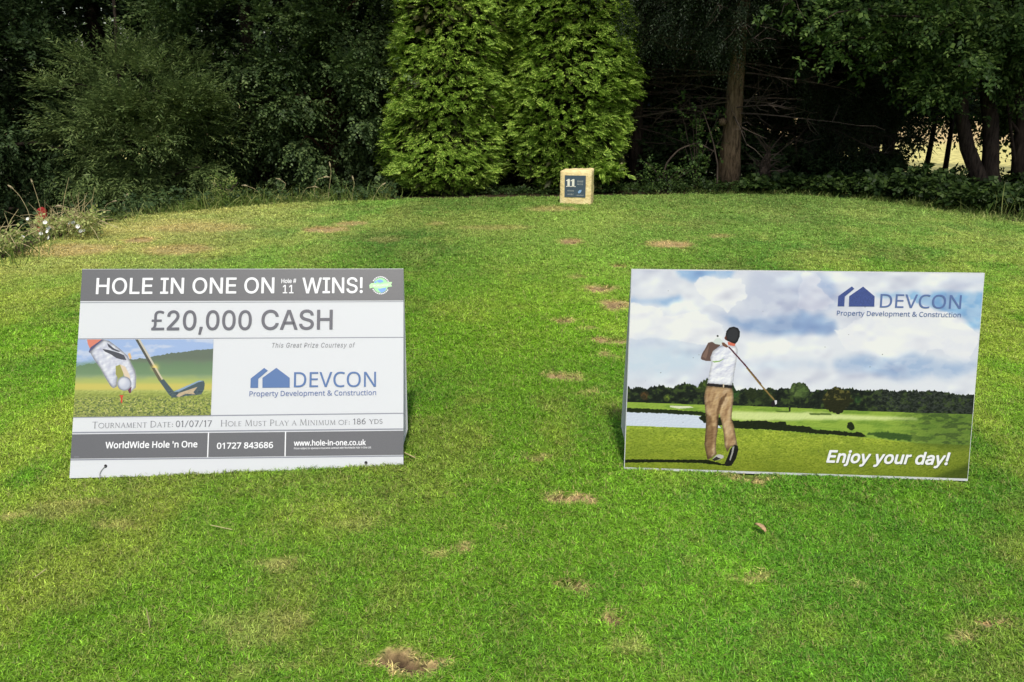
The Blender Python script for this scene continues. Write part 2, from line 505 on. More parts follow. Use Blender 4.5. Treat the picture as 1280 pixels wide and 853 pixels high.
def scatter(name, P, rot, scl, tintc, protos, mat=None):
    me = bpy.data.meshes.new(name)
    me.vertices.add(len(P)); me.vertices.foreach_set('co', P.astype(np.float32).ravel())
    a = me.attributes.new('rot', 'FLOAT_VECTOR', 'POINT'); a.data.foreach_set('vector', rot.astype(np.float32).ravel())
    a = me.attributes.new('scl', 'FLOAT_VECTOR', 'POINT'); a.data.foreach_set('vector', scl.astype(np.float32).ravel())
    a = me.attributes.new('pick', 'INT', 'POINT'); a.data.foreach_set('value', rng.integers(0, len(protos), len(P)).astype(np.int32))
    a = me.attributes.new('tint', 'FLOAT_COLOR', 'POINT')
    c = np.ones((len(P), 4), dtype=np.float32); c[:, :3] = tintc; a.data.foreach_set('color', c.ravel())
    o = bpy.data.objects.new(name, me); COL.objects.link(o)
    ng = bpy.data.node_groups.new(name, 'GeometryNodeTree')
    ng.interface.new_socket('Geometry', in_out='INPUT', socket_type='NodeSocketGeometry')
    ng.interface.new_socket('Geometry', in_out='OUTPUT', socket_type='NodeSocketGeometry')
    gi = ng.nodes.new('NodeGroupInput'); go = ng.nodes.new('NodeGroupOutput')
    ip = ng.nodes.new('GeometryNodeInstanceOnPoints'); jn = ng.nodes.new('GeometryNodeJoinGeometry')
    for p in protos:
        oi = ng.nodes.new('GeometryNodeObjectInfo'); oi.inputs['Object'].default_value = p
        oi.inputs['As Instance'].default_value = True
        ng.links.new(oi.outputs['Geometry'], jn.inputs[0])

    def named(n, ty):
        q = ng.nodes.new('GeometryNodeInputNamedAttribute'); q.data_type = ty; q.inputs[0].default_value = n
        return q.outputs[0]
    e2r = ng.nodes.new('FunctionNodeEulerToRotation')
    ng.links.new(named('rot', 'FLOAT_VECTOR'), e2r.inputs[0])
    ng.links.new(gi.outputs[0], ip.inputs['Points']); ng.links.new(jn.outputs[0], ip.inputs['Instance'])
    ip.inputs['Pick Instance'].default_value = True
    ng.links.new(named('pick', 'INT'), ip.inputs['Instance Index'])
    ng.links.new(e2r.outputs[0], ip.inputs['Rotation']); ng.links.new(named('scl', 'FLOAT_VECTOR'), ip.inputs['Scale'])
    ng.links.new(ip.outputs[0], go.inputs[0])
    md = o.modifiers.new('grass', 'NODES'); md.node_group = ng
    return o


protos = [blade_tuft('grass_tuft', 18, .024, .0023, .022, 1.15, .10) for _ in range(9)]
bands = [(1.3, 2.6, 5200, 1.0), (2.6, 4.2, 3600, 1.15), (4.2, 6.5, 1900, 1.5), (6.5, 9.0, 1000, 2.0), (9.0, 12.5, 620, 2.5)]
PP = []; SS = []
for y0, y1, dens, sc in bands:
    hx = 640 / FOC * (y1 * cP + CAM_H * sP) + 1.6
    n = int(dens * 2 * hx * (y1 - y0))
    x = rng.uniform(-hx, hx, n); y = rng.uniform(y0, y1, n)
    k = np.abs(x) < 640 / FOC * (y * cP + CAM_H * sP) + 1.5
    x = x[k]; y = y[k]
    PP.append(np.stack([x, y], -1)); SS.append(np.full(len(x), sc))
PP = np.vstack(PP); SS = np.concatenate(SS)
k = inside(POLY, PP[:, 0], PP[:, 1]); PP = PP[k]; SS = SS[k]
dr, so = wear(PP[:, 0], PP[:, 1])
keep = (rng.uniform(size=len(PP)) > np.clip(so * 2.2, 0, 1) * .97) & (rng.uniform(size=len(PP)) > dr * np.where(so > .02, .8, .5))
PP = PP[keep]; SS = SS[keep]; dr = dr[keep]; so = so[keep]
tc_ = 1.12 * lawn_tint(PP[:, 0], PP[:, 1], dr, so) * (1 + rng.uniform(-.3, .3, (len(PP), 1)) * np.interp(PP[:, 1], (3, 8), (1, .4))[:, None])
u = rng.uniform(size=len(PP)); st = (u < np.interp(PP[:, 1], (3, 7), (.055, .015)))[:, None]
tc_ = np.where(st, tc_ * .5 + np.array([.2, .17, .06]), tc_)
zz = height(PP[:, 0], PP[:, 1])
hh = SS * rng.uniform(.75, 1.3, len(PP)) * (1 - .6 * dr)
hh *= 1 + .9 * np.clip(so * (1 - so) * 4, 0, 1)
hh *= 1 + .35 * (sstep(9.2, 10.8, PP[:, 1]))
rot = np.stack([rng.normal(0, .12, len(PP)), rng.normal(0, .12, len(PP)), rng.uniform(0, 6.28, len(PP))], -1)
scl = np.stack([SS, SS, np.interp(PP[:, 1], (3, 8), (.64, .46)) * np.minimum(hh, .5 * hh + .5)], -1)
g = scatter('mown_grass', np.stack([PP[:, 0], PP[:, 1], zz], -1), rot, scl, tc_, protos)
tag(g, 'short mown green grass with straw blades covering the tee', 'grass', kind='stuff')
print('tufts', len(PP))

# ------------------------------------------------------------------ leaves
def unit(a):
    return a / (np.linalg.norm(a, axis=-1, keepdims=True) + 1e-9)


def kites(pos, d, nrm, L, W, fold=.18):
    """one folded kite (two triangles) per leaf"""
    d = unit(d); s = unit(np.cross(d, nrm)); n = np.cross(s, d)
    L = np.broadcast_to(L, (len(pos),))[:, None]; W = np.broadcast_to(W, (len(pos),))[:, None]
    mid = pos + d * L * .42 - n * L * fold * .5
    V = np.stack([pos, mid + s * W / 2, pos + d * L - n * L * fold, mid - s * W / 2], 1)
    V[:, 1] += n * W * fold; V[:, 3] += n * W * fold
    i = np.arange(len(pos))[:, None] * 4
    F = np.concatenate([i + np.array([0, 1, 2]), i + np.array([0, 2, 3])], 0)
    return V.reshape(-1, 3), F


def shoots(p, d, up, Ls, K, leafL, leafW, ang=.8, droop=.15, jit=.35, planar=True):
    """twigs with K leaves each set alternately left and right, and one at the tip"""
    n = len(p); d = unit(d)
    side = unit(np.cross(d, up)); nr = np.cross(side, d)
    P = []; D = []; N = []; L = []
    Ls = np.broadcast_to(Ls, (n,))[:, None]
    for k in range(K):
        t = (k + .6) / K
        q = p + d * Ls * t; q = q - np.array([0, 0, 1.0]) * Ls * droop * t * t
        sg = 1 if k % 2 else -1
        if k == K - 1: sg = 0
        dd = d * math.cos(ang) + side * sg * math.sin(ang) + rng.normal(0, jit, (n, 3)) * .5
        dd = dd - np.array([0, 0, 1.0]) * droop * t
        P.append(q); D.append(dd); N.append(nr + rng.normal(0, jit, (n, 3)))
        L.append(leafL * rng.uniform(.7, 1.2, n) * (1.0 if K < 6 else (1.15 - .5 * t)))
    P = np.vstack(P); D = np.vstack(D); N = np.vstack(N); L = np.concatenate(L)
    return kites(P, D, N, L, L * leafW)


def join(parts):
    V = []; F = []; n = 0
    for v, f in parts:
        V.append(v); F.append(f + n); n += len(v)
    return np.vstack(V), np.vstack(F)


def crown_shoots(c, R, n, nclump, clump_r, lo, hi, shootL, K, leafL, leafW, rmin=.5, upb=.0, front=0.0, **kw):
    """clumps spread through an ellipsoid shell, each a burst of twigs; lo, hi cut by height"""
    c = np.array(c); R = np.array(R)
    q = unit(rng.normal(size=(nclump * 6, 3))) * (rng.uniform(rmin ** 3, 1, (nclump * 6, 1)) ** (1 / 3))
    if front: q = q[(q[:, 1] < front)]
    w = c + q * R
    k = (w[:, 2] > lo) & (w[:, 2] < hi); q = q[k][:nclump]; w = w[k][:nclump]
    if len(w) == 0: return None
    i = rng.integers(0, len(w), n)
    off = rng.normal(size=(n, 3)) * clump_r * np.array([1, 1, .6]) * rng.uniform(.4, 1.2, (len(w), 1))[i]
    p = w[i] + off
    d = unit(q[i] * R) * .8 + unit(off) * .7 + rng.normal(0, .35, (n, 3)) + np.array([0, 0, upb])
    up = np.array([0, 0, 1.0]) + rng.normal(0, .25, (n, 3))
    return shoots(p, d, up, shootL * rng.uniform(.6, 1.3, n), K, leafL, leafW, **kw), w


def limbs(mb, base, topz, r0, targets, lean=(0, 0), wob=.05, n=9, tr=.35, flare=1.45):
    bx, by, bz = base
    m = 14
    t = np.linspace(0, 1, m)
    P = np.stack([bx + lean[0] * t + wob * np.sin(t * 7 + bx), by + lean[1] * t + wob * np.cos(t * 5 + by), bz + (topz - bz) * t], -1)
    R = r0 * (1 - .7 * t) * (1 + (flare - 1) * np.exp(-t * 18))
    mb.tube(P, R, n, rough=.05, rng=rng)
    lb = MB()
    for w in targets:
        zt = min(max(w[2] - rng.uniform(.1, .9), bz + .4), topz * .96)
        k = (zt - bz) / (topz - bz)
        s = np.array([np.interp(k, t, P[:, j]) for j in range(3)]); rr = float(np.interp(k, t, R))
        v = np.asarray(w) - s; u = np.linspace(0, 1, 6)[:, None]
        path = s + v * u + np.array([0, 0, 1]) * (np.sin(u * np.pi) * .12 * np.linalg.norm(v)) + rng.normal(0, .03, (6, 3)) * (u > 0)
        lb.tube(path, np.linspace(min(rr * tr, .05 + .01 * np.linalg.norm(v)), .006, 6), 4, cap=False)
    return lb


def tree(name, label, base, height_, r0, crowns, leaf, bark, cat='tree', group=None, nlimb=14, lean=(0, 0), wob=.05, crown_name='crown'):
    t = empty(name, base, label, cat, group)
    mb = MB(); parts = []; W = []
    for kw in crowns:
        r = crown_shoots(**kw)
        if r is None: continue
        parts.append(r[0]); W.append(r[1])
    W = np.vstack(W)
    tg = W[rng.choice(len(W), min(nlimb, len(W)), replace=False)]
    lb = limbs(mb, base, height_, r0, tg, lean, wob)
    b = np.array(base)
    for q in (mb, lb): q.V = [v - b for v in q.V]
    mb.build('trunk', bark, t, smooth=True)
    for v in lb.V:
        o_ = MB(); k = len(v) // 4
        o_.add(v, [(i * 4 + j, i * 4 + (j + 1) % 4, i * 4 + 4 + (j + 1) % 4, i * 4 + 4 + j) for i in range(k - 1) for j in range(4)])
        o_.build('limb', bark, t, smooth=True)
    V, F = join(parts)
    mesh(crown_name, V - b, F, leaf, t)
    return t


def P3(px, Y, z=None):
    x = at(px, Y, 0 if z is None else z)
    return (x, Y, z_at(x, Y) if z is None else z)


TOP = 3.1        # above this the crowns are out of the picture and carry larger leaves


def shade_canopy(cx, cy, cz, R, n=900, L=.16, lo=3.2):  # unseen upper crowns, spread to keep the wood below in shade
    n = int(n * .62)
    return dict(c=(cx, cy, cz), R=R, n=n, nclump=90, clump_r=.35, lo=lo, hi=30, shootL=.5, K=5, leafL=L, leafW=.8, rmin=.3)


# --- golden conifers
def conifer(label, px, Y, Rb, H, n, seed, skew=0.0, zs=(0, .5, 1.5, 2.5, 7), rs=(1, 1, 1, 1, 1)):
    global rng
    rng = np.random.default_rng(seed)
    base = P3(px, Y)
    t = empty('golden_conifer', base, label, 'conifer')
    parts = []
    for (z0, z1, num, sc) in ((0.02, 3.3, n, 1.0), (3.3, H, n // 12, 2.6)):
        z = rng.uniform(z0, z1, num); th = rng.uniform(0, 2 * np.pi, num)
        prof = (np.clip(z / .35, .0, 1) ** .35) * (1 - .10 * (z / 3.3)) * np.sqrt(np.clip(1 - (z / H) ** 3, 0, 1))
        prof = prof * np.interp(z, zs, rs)
        lump = .62 + .44 * fbm(th / (2 * np.pi) * 9, z * 2.0, seed, 2) + .32 * fbm(th / (2 * np.pi) * 26, z * 7.5, seed + 5, 2)
        dep = rng.uniform(0, 1, num) ** 1.6
        R = Rb * prof * lump - dep * .16
        R = np.maximum(R, .05)
        o = np.stack([np.cos(th), np.sin(th), np.zeros(num)], -1)
        p = o * R[:, None] + np.stack([skew * z, 0 * z, z], -1)
        roll = rng.normal(0, .55, num); tan = np.stack([-np.sin(th), np.cos(th), 0 * th], -1)
        tilt = rng.normal(.35, .40, num)
        d = o * np.cos(tilt)[:, None] + np.array([0, 0, 1.0]) * np.sin(tilt)[:, None] + tan * rng.normal(0, .55, num)[:, None]
        up = np.array([0, 0, 1.0]) + o * .8 + tan * roll[:, None]
        parts.append(shoots(p - d * .05, d, up, .125 * sc * rng.uniform(.6, 1.3, num), 13 if sc == 1 else 7, .056 * sc, .30 if sc == 1 else .5, ang=.85, droop=.35, jit=.12))
    V, F = join(parts)
    mesh('crown', V, F, LEAF_GOLD, t)
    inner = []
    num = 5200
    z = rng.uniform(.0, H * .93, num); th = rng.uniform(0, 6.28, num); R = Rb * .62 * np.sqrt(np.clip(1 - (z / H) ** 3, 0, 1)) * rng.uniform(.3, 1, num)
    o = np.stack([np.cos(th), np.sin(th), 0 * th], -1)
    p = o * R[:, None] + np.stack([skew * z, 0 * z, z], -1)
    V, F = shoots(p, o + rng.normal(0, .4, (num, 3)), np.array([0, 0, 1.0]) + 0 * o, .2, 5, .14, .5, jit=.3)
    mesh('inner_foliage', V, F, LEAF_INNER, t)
    mb = MB()
    mb.tube([(0, 0, -.1), (skew * H * .5, 0, H * .5), (skew * H, 0, H * .97)], [.09, .05, .01], 8)
    br = MB()
    for i in range(60):
        zz_ = rng.uniform(.15, H * .8); a = rng.uniform(0, 6.28); l = Rb * rng.uniform(.5, .85)
        s0 = np.array([skew * zz_, 0, zz_]); e = s0 + np.array([math.cos(a) * l, math.sin(a) * l, .25])
        br.tube([s0, (s0 + e) / 2 - (0, 0, .03), e], [.016, .01, .004], 4, cap=False)
    mb.build('trunk', BARK_DARK, t, smooth=True); tag(br.build('limbs', BARK_DARK, t), kind='stuff')
    return t


conifer('golden green conifer column left of the other, its foot left of the stone marker', 555, 11.75, .80, 6.4, 8200, 101, skew=.06, zs=(0, .5, 1.5, 2.5, 7), rs=(.98, 1.02, .95, .86, .8))
conifer('golden green conifer directly behind the stone tee marker, right hand of the pair', 708, 11.95, .86, 6.8, 8800, 102, zs=(0, .35, .9, 1.7, 2.5, 7), rs=(.72, .78, 1.0, 1.06, .95, .9))

rng = np.random.default_rng(21)
# low stray golden bough right of the stone belongs to the second conifer
c2 = bpy.data.objects['golden_conifer.001']
bp = np.array([at(757, 11.35, .3), 11.35, zat(214, 11.35)]) - np.array(c2.location)
n = 150
V, F = shoots(bp + rng.normal(0, 1, (n, 3)) * (.12, .1, .05), rng.normal(0, .6, (n, 3)) + (.6, -.3, .25), np.array([0, 0, 1.0]) + rng.normal(0, .3, (n, 3)), .12, 11, .06, .34, ang=.62, jit=.1)
mesh('low_bough', V, F, LEAF_GOLD, c2)

# --- left wood
def blob(px, Y, z, R, n, leafL, leafW, shootL=.3, K=9, ncl=None, **kw):
    x = at(px, Y, z)
    d = dict(c=(x, Y, z), R=R, n=n, nclump=ncl or max(20, n // 45), clump_r=.16, lo=-1, hi=TOP, shootL=shootL, K=K, leafL=leafL, leafW=leafW)
    d.update(kw)
    return d


b = P3(172, 11.3)
tree('willow_bush', 'olive green bushy willow lit at the front of the dark left wood', b, 2.9, .05,
     [blob(172, 11.2, .85, (1.1, .8, 1.2), 3400, .078, .27, shootL=.30, K=11, upb=.35, rmin=.5, ncl=58, clump_r=.15),
      blob(215, 11.1, .55, (.75, .6, .8), 1300, .078, .27, shootL=.34, K=11, upb=.3, rmin=.5, ncl=22, clump_r=.14)], LEAF_WILLOW, BARK_DARK, cat='bush', nlimb=26)
b = P3(-45, 12.6)
tree('broadleaf_tree', 'dark leafy tree at the far left edge behind the red marker', b, 9, .16,
     [blob(10, 12.0, 1.1, (1.3, 1.2, 2.3), 3600, .07, .5, hi=TOP, shootL=.32), shade_canopy(b[0] + .2, 12.4, 5.2, (2.7, 2.2, 2.4))], LEAF_DARK, BARK_DARK)
b = P3(330, 12.9)
tree('broadleaf_tree', 'dark round leaved tree between the willow and the reddish trunk', b, 9, .14,
     [blob(310, 12.4, 1.9, (1.6, 1.3, 1.45), 4600, .058, .75, hi=TOP, shootL=.26, K=8, ncl=60),
      blob(345, 12.6, .7, (1.2, .9, 1.0), 1500, .055, .75, ncl=60, K=8), shade_canopy(b[0], 12.2, 5.0, (2.6, 2.3, 2.2))], LEAF_ALDER, BARK_DARK)
b = P3(424, 12.7)
tree('broadleaf_tree', 'round leaved tree with the reddish trunk left of the golden conifers', b, 9.5, .13,
     [blob(425, 12.1, 1.25, (1.15, .9, 1.5), 3200, .058, .75, shootL=.26, K=8, ncl=50, hi=TOP),
      blob(465, 12.4, 2.2, (1.1, 1.0, 1.0), 2200, .055, .75, K=8, hi=TOP), shade_canopy(b[0] - .3, 12.3, 5.2, (2.2, 2.3, 2.3))], LEAF_ALDER, BARK_RED, lean=(-.25, .1))
# --- dark rows behind, left and middle
lab = ['shadowed tree deep behind the left wood, farthest left', 'shadowed tree deep in the wood behind the olive willow',
       'shadowed tree deep in the wood left of the reddish trunk', 'shadowed tree deep behind the left golden conifer',
       'shadowed tree deep behind the stone marker and right golden conifer']
for i, (px, Y) in enumerate(((-60, 14.6), (140, 15.0), (330, 15.4), (520, 14.6), (680, 15.2))):
    b = P3(px, Y)
    tree('background_tree', lab[i], b, 10, .17,
         [blob(px, Y - .2, 1.3, (2.1, 1.0, 2.6), 3300, .11, .6, shootL=.4, K=7, hi=3.5, ncl=150), shade_canopy(b[0], Y - .8, 6.0, (2.6, 2.6, 2.6), 900, .2, lo=3.3)],
         LEAF_DARK, BARK_DARK, group='dark trees deep in the wood', nlimb=10)
n = 15000
x = rng.uniform(-34, 5.5, n); y = 18 + rng.uniform(0, 1.5, n) - .35 * np.maximum(0, -14 - x); z = rng.uniform(-.6, 6, n)
V, F = shoots(np.stack([x, y, z], -1), rng.normal(0, 1, (n, 3)), np.array([0, 0, 1.0]) + rng.normal(0, .5, (n, 3)), .5, 5, .24, .7)
tag(mesh('far_woodland', V, F, LEAF_FAR), 'dense dark wood closing the view behind the left trees', 'woodland', kind='stuff')

# --- spruces, right of the golden pair
def twigs(mb, s, n, L, r, azr, zr, dr=.1):
    for i in range(n):
        z = rng.uniform(*zr); a = rng.uniform(*azr); l = L * rng.uniform(.5, 1.1)
        p0 = np.array([s[0], s[1], z]); d = np.array([math.cos(a), math.sin(a), rng.normal(.0, .12)])
        u = np.linspace(0, 1, 6)[:, None]
        path = p0 + d * l * u - np.array([0, 0, 1]) * dr * l * u ** 2 * 1.5 + np.cumsum(rng.normal(0, .016, (6, 3)), 0) * u
        mb.tube(path, np.linspace(r, r * .3, 6), 3, cap=False)
        for k in range(9):
            j = rng.integers(1, 6); q = path[j]
            e = q + unit(d + rng.normal(0, .7, 3)) * rng.uniform(.1, .45)
            mb.tube([q, (q + e) / 2 + rng.normal(0, .02, 3), e + (0, 0, -.03)], [r * .4, r * .3, r * .15], 3, cap=False)


def spruce(label, px, Y, r0, lean, ntw, crown, bark=BARK_SPRUCE, low=.9, wob=.02, tw=1.5):
    b = P3(px, Y)
    t = empty('spruce_tree', b, label, 'tree')
    mb = MB(); limbs(mb, b, 9, r0, [], lean, wob, n=14, flare=1.7)
    mb.V = [v - np.array(b) for v in mb.V]
    mb.build('trunk', bark, t, smooth=True)
    q = MB(); twigs(q, (b[0], b[1]), ntw, tw, .013, (0, 2 * np.pi), (low, 3.2), .04)
    q.V = [v - np.array(b) for v in q.V]
    tag(q.build('dead_branches', TWIG, t), kind='stuff')
    parts = []
    for kw in crown:
        parts.append(crown_shoots(**kw)[0])
    V, F = join(parts)
    mesh('crown', V - np.array(b), F, LEAF_SPRUCE, t)
    return t


b = P3(909, 12.0)
t = spruce('spruce with thick bare grey brown trunk standing at the lawn edge', 909, 12.0, .118, (.2, .1), 60,
           [blob(915, 11.55, 2.45, (.9, .5, .65), 900, .05, .3, shootL=.3, K=11, lo=1.7, hi=3.2, ncl=26, droop=.4),
            blob(895, 11.8, 2.9, (2.0, 1.3, 1.0), 3800, .05, .3, shootL=.35, K=11, lo=1.75, hi=3.2, ncl=60, droop=.4),
            shade_canopy(b[0] + .4, 12.6, 5.5, (2.3, 2.2, 2.7), 1100, .17)], low=.95)
kn = MB(); th = np.linspace(0, 2 * np.pi, 9)
kx = at(902, 11.9, .9) - b[0]
kn.tube([(kx + .02, -.1, .93 - b[2]), (kx - .01, -.15, .93 - b[2]), (kx - .03, -.19, .94 - b[2])], [.06, .055, .035], 9)
kn.build('branch_stub', BARK_SPRUCE, t, smooth=True)
spruce('slim dark spruce trunk right beside the golden conifer', 792, 13.2, .085, (.1, 0), 90,
       [blob(800, 13.0, 2.9, (1.5, 1.3, 1.1), 2400, .05, .3, shootL=.35, K=10, lo=1.4, hi=3.3, ncl=50, droop=.4), shade_canopy(at(792, 13), 12.4, 5.8, (2.0, 2.6, 2.6), 800, .18)],
       bark=BARK_DARK, low=.3)
spruce('dark spruce among dead boughs right of the thick bare trunk', 1010, 13.6, .12, (-.1, 0), 90,
       [blob(1020, 13.3, 2.2, (1.9, 1.3, 1.7), 4200, .05, .3, shootL=.35, K=10, lo=.5, hi=3.4, ncl=70, droop=.4), shade_canopy(at(1010, 13), 12.0, 5.6, (2.6, 2.9, 2.6), 1000, .18)],
       bark=BARK_DARK, low=.4)
spruce('dark spruce with broad hanging boughs left of the forked tree', 1085, 14.1, .11, (.1, 0), 60,
       [blob(1085, 13.4, 2.1, (1.35, 1.3, 1.75), 4200, .055, .3, shootL=.38, K=10, lo=.66, hi=3.4, ncl=90, droop=.4), shade_canopy(at(1110, 13), 12.4, 5.6, (2.6, 2.7, 2.6), 1000, .18)],
       bark=BARK_DARK, low=.6)

lab = ['shadowed tree deep behind the thick bare trunk', 'shadowed tree deep behind the dead spruce boughs', 'shadowed tree behind the forked trunk, seen above the field']
for i, (px, Y, lo) in enumerate(((850, 15.6, .35), (1030, 16.0, .30), (1345, 16.6, .80))):
    b = P3(px, Y)
    tree('background_tree', lab[i], b, 10, .13,
         [blob(px if px < 1300 else 1250, Y - .2, 2.0, (2.6, 1.0, 2.2), 5600, .11, .6, shootL=.4, K=7, lo=lo, hi=4, ncl=150), shade_canopy(b[0], Y - .5, 6.0, (3.2, 2.6, 2.6), 1000, .2, lo=3.8)],
         LEAF_DARK, BARK_DARK, group='dark trees deep in the wood', nlimb=10)
# slim trunks that stand against the bright field
lab = ['slim upright trunk against the bright field, left of the forked tree', 'slim leaning trunk against the bright field', 'stout dark trunk left of the bright field gap',
       'thin dark trunk left of the stout dark one']
for i, (px, Y, r, ln) in enumerate(((1178, 14.6, .042, .05), (1153, 14.8, .045, .35), (1104, 14.5, .10, 0), (1062, 15.0, .06, 0))):
    b = P3(px, Y)
    tree('slim_trunk_tree', lab[i], b, 7, r,
         [blob(px, Y, 3.0, (1.0, .9, 1.5), 500, .11, .6, shootL=.4, K=7, lo=1.3, hi=6, ncl=40)], LEAF_DARK, BARK_DARK, group='slim trunks before the field', nlimb=5, lean=(ln, 0), wob=.03)
# far hedge at the end of the field
n = 5000
x = rng.uniform(0, 60, n); y = 62 + rng.uniform(0, 2, n); z = -.6 + 7 * rng.uniform(0, 1, n)
V, F = shoots(np.stack([x, y, z], -1), rng.normal(0, 1, (n, 3)), np.array([0, 0, 1.0]) + rng.normal(0, .5, (n, 3)), 1.0, 5, .6, .7)
tag(mesh('far_hedge', V, F, LEAF_FAR), 'distant tree line across the golden field at right', 'hedge', kind='stuff')

# --- forked broadleaf tree at right with low hanging leafy boughs
b = P3(1228, 11.9)
t = empty('forked_tree', b, 'forked tree with two curved trunks at right, leafy boughs hanging over lawn', 'tree')
bA = np.array(b)


def trunk_path(pts, Y):
    return np.array([(at(px, Y + dy, zat(py, Y + dy)), Y + dy, zat(py, Y + dy)) for px, py, dy in pts])


mb = MB()
P = trunk_path([(1226, 232, 0), (1220, 213, 0), (1209, 185, 0), (1203, 150, 0), (1202, 110, 0), (1205, 70, .05), (1212, 20, .1), (1216, -60, .2), (1210, -200, .4)], 11.9)
mb.tube(P - bA, [.13, .105, .095, .09, .085, .08, .07, .05, .03], 10, rough=.05, rng=rng)
mb.build('trunk', BARK_DARK, t, smooth=True)
mb = MB()
P = trunk_path([(1238, 234, .1), (1238, 213, .1), (1239, 185, .1), (1238, 150, .1), (1233, 110, .1), (1237, 70, .05), (1240, 20, .1), (1250, -60, .2), (1262, -200, .4)], 11.9)
mb.tube(P - bA, [.14, .12, .11, .105, .10, .09, .08, .06, .03], 10, rough=.05, rng=rng)
mb.build('trunk', BARK_DARK, t, smooth=True)
# boughs reaching toward the lawn and their leaves
br = MB(); ends = []
boughs = [((1205, 40), (1130, 40, -1.0), (1040, 55, -1.5)), ((1203, 80), (1165, 70, -.8), (1160, 112, -1.1)), ((1240, 30), (1180, 20, -.9), (1090, 20, -1.4)),
          ((1212, 10), (1120, -10, -1.0), (1020, 25, -1.6)), ((1236, 60), (1210, 60, -1.0), (1200, 85, -1.3)), ((1240, 80), (1265, 70, -.6), (1300, 50, -.9)),
          ((1205, 60), (1150, 60, -.5), (1100, 80, -.9)), ((1240, 20), (1215, 0, -.9), (1175, 45, -1.4)), ((1238, 40), (1260, 30, -.9), (1285, 30, -1.3)),
          ((1239, 130), (1255, 110, -.1), (1290, 70, -.2)), ((1206, 60), (1190, 90, -.7), (1175, 130, -.9)), ((1215, -10), (1090, -30, -.8), (980, 5, -1.2))]
for (ax, ay), (mx_, my, md_), (ex, ey, ed) in boughs:
    A = trunk_path([(ax, ay, 0), (mx_, my, md_), (ex, ey, ed)], 11.9)
    u = np.linspace(0, 1, 9)[:, None]
    path = A[0] * (1 - u) ** 2 + 2 * A[1] * u * (1 - u) + A[2] * u ** 2 + rng.normal(0, .02, (9, 3)) * (u > 0)
    br.tube(path - bA, np.linspace(.035, .007, 9), 5, cap=False); br.build('bough', BARK_DARK, t, smooth=True); br = MB()
    for k in range(60):
        f = rng.uniform(.25, 1.05); i = min(7, int(f * 8)); q = path[i] + (path[i + 1] - path[i]) * (f * 8 - i)
        ends.append(q + rng.normal(0, 1, 3) * (.17, .17, .11))
ends = np.array(ends); ei = rng.integers(0, len(ends), 2300)
p = ends[ei] + rng.normal(0, .06, (len(ei), 3))
parts = [shoots(p, rng.normal(0, .7, (len(p), 3)) + (-.25, -.35, .05), np.array([0, -.2, 1.0]) + rng.normal(0, .25, (len(p), 3)), .19, 7, .08, .6, ang=.9, droop=.3, jit=.35)]
parts.append(crown_shoots(**blob(1180, 12.2, 2.9, (2.1, 1.2, 1.0), 1000, .09, .6, shootL=.28, K=6, lo=2.0, hi=3.3, ncl=45))[0])
parts.append(crown_shoots(**blob(1290, 12.6, 1.6, (.5, .8, 1.4), 700, .08, .65, shootL=.28, K=6, lo=.7, hi=3.0, ncl=30))[0])
parts.append(crown_shoots(**shade_canopy(b[0] - .4, 11.0, 5.4, (3.0, 2.8, 2.5), 1300, .17))[0])
V, F = join(parts)
mesh('crown', V - bA, F, LEAF_MAPLE, t)

b = P3(1274, 12.2)
t = empty('broadleaf_tree', b, 'dark trunk at the right picture edge beside the forked tree', 'tree')
bA = np.array(b)
mb = MB(); P = trunk_path([(1272, 232, 0), (1274, 190, 0), (1279, 150, 0), (1278, 110, 0), (1290, 40, 0), (1320, -80, .2), (1350, -200, .3)], 12.2)
mb.tube(P - bA, [.11, .095, .09, .085, .07, .05, .03], 9, rough=.05, rng=rng)
mb.build('trunk', BARK_DARK, t, smooth=True)
mb = MB()
for pts in ([(1276, 170, 0), (1262, 150, -.1), (1258, 120, -.1), (1275, 95, 0)], [(1268, 205, 0), (1262, 150, -.3), (1283, 85, -.6)], [(1278, 120, 0), (1262, 105, -.1), (1245, 60, -.2)]):
    mb = MB(); mb.tube(trunk_path(pts, 12.2) - bA, np.linspace(.03, .01, len(pts)), 5, cap=False); mb.build('limb', BARK_DARK, t, smooth=True)
V, F = join([crown_shoots(**blob(1330, 12.4, 1.9, (.75, .9, 1.5), 1500, .08, .65, shootL=.28, K=6, lo=.5, hi=3.3, ncl=40))[0],
             crown_shoots(**shade_canopy(b[0] + .8, 11.4, 5.4, (2.4, 2.6, 2.5), 900, .17))[0]])
mesh('crown', V - bA, F, LEAF_MAPLE, t)

# --- the wood goes on just outside the picture
for px, Y, lb_, mt_ in ((-260, 11.6, 'dark leafy tree outside the left picture edge, nearer one', LEAF_DARK), (-480, 9.8, 'dark leafy tree outside the left picture edge, farthest out', LEAF_ALDER),
                        (1480, 12.0, 'leafy tree outside the right picture edge', LEAF_MAPLE)):
    b = P3(px, Y)
    tree('broadleaf_tree', lb_, b, 8, .13, [blob(px, Y, 1.9, (1.5, 1.3, 1.9), 1500, .11, .6, shootL=.35, K=7, hi=3.6, ncl=80), shade_canopy(b[0], Y + .4, 5.0, (2.2, 2.0, 2.2), 900)], mt_, BARK_DARK, nlimb=8)

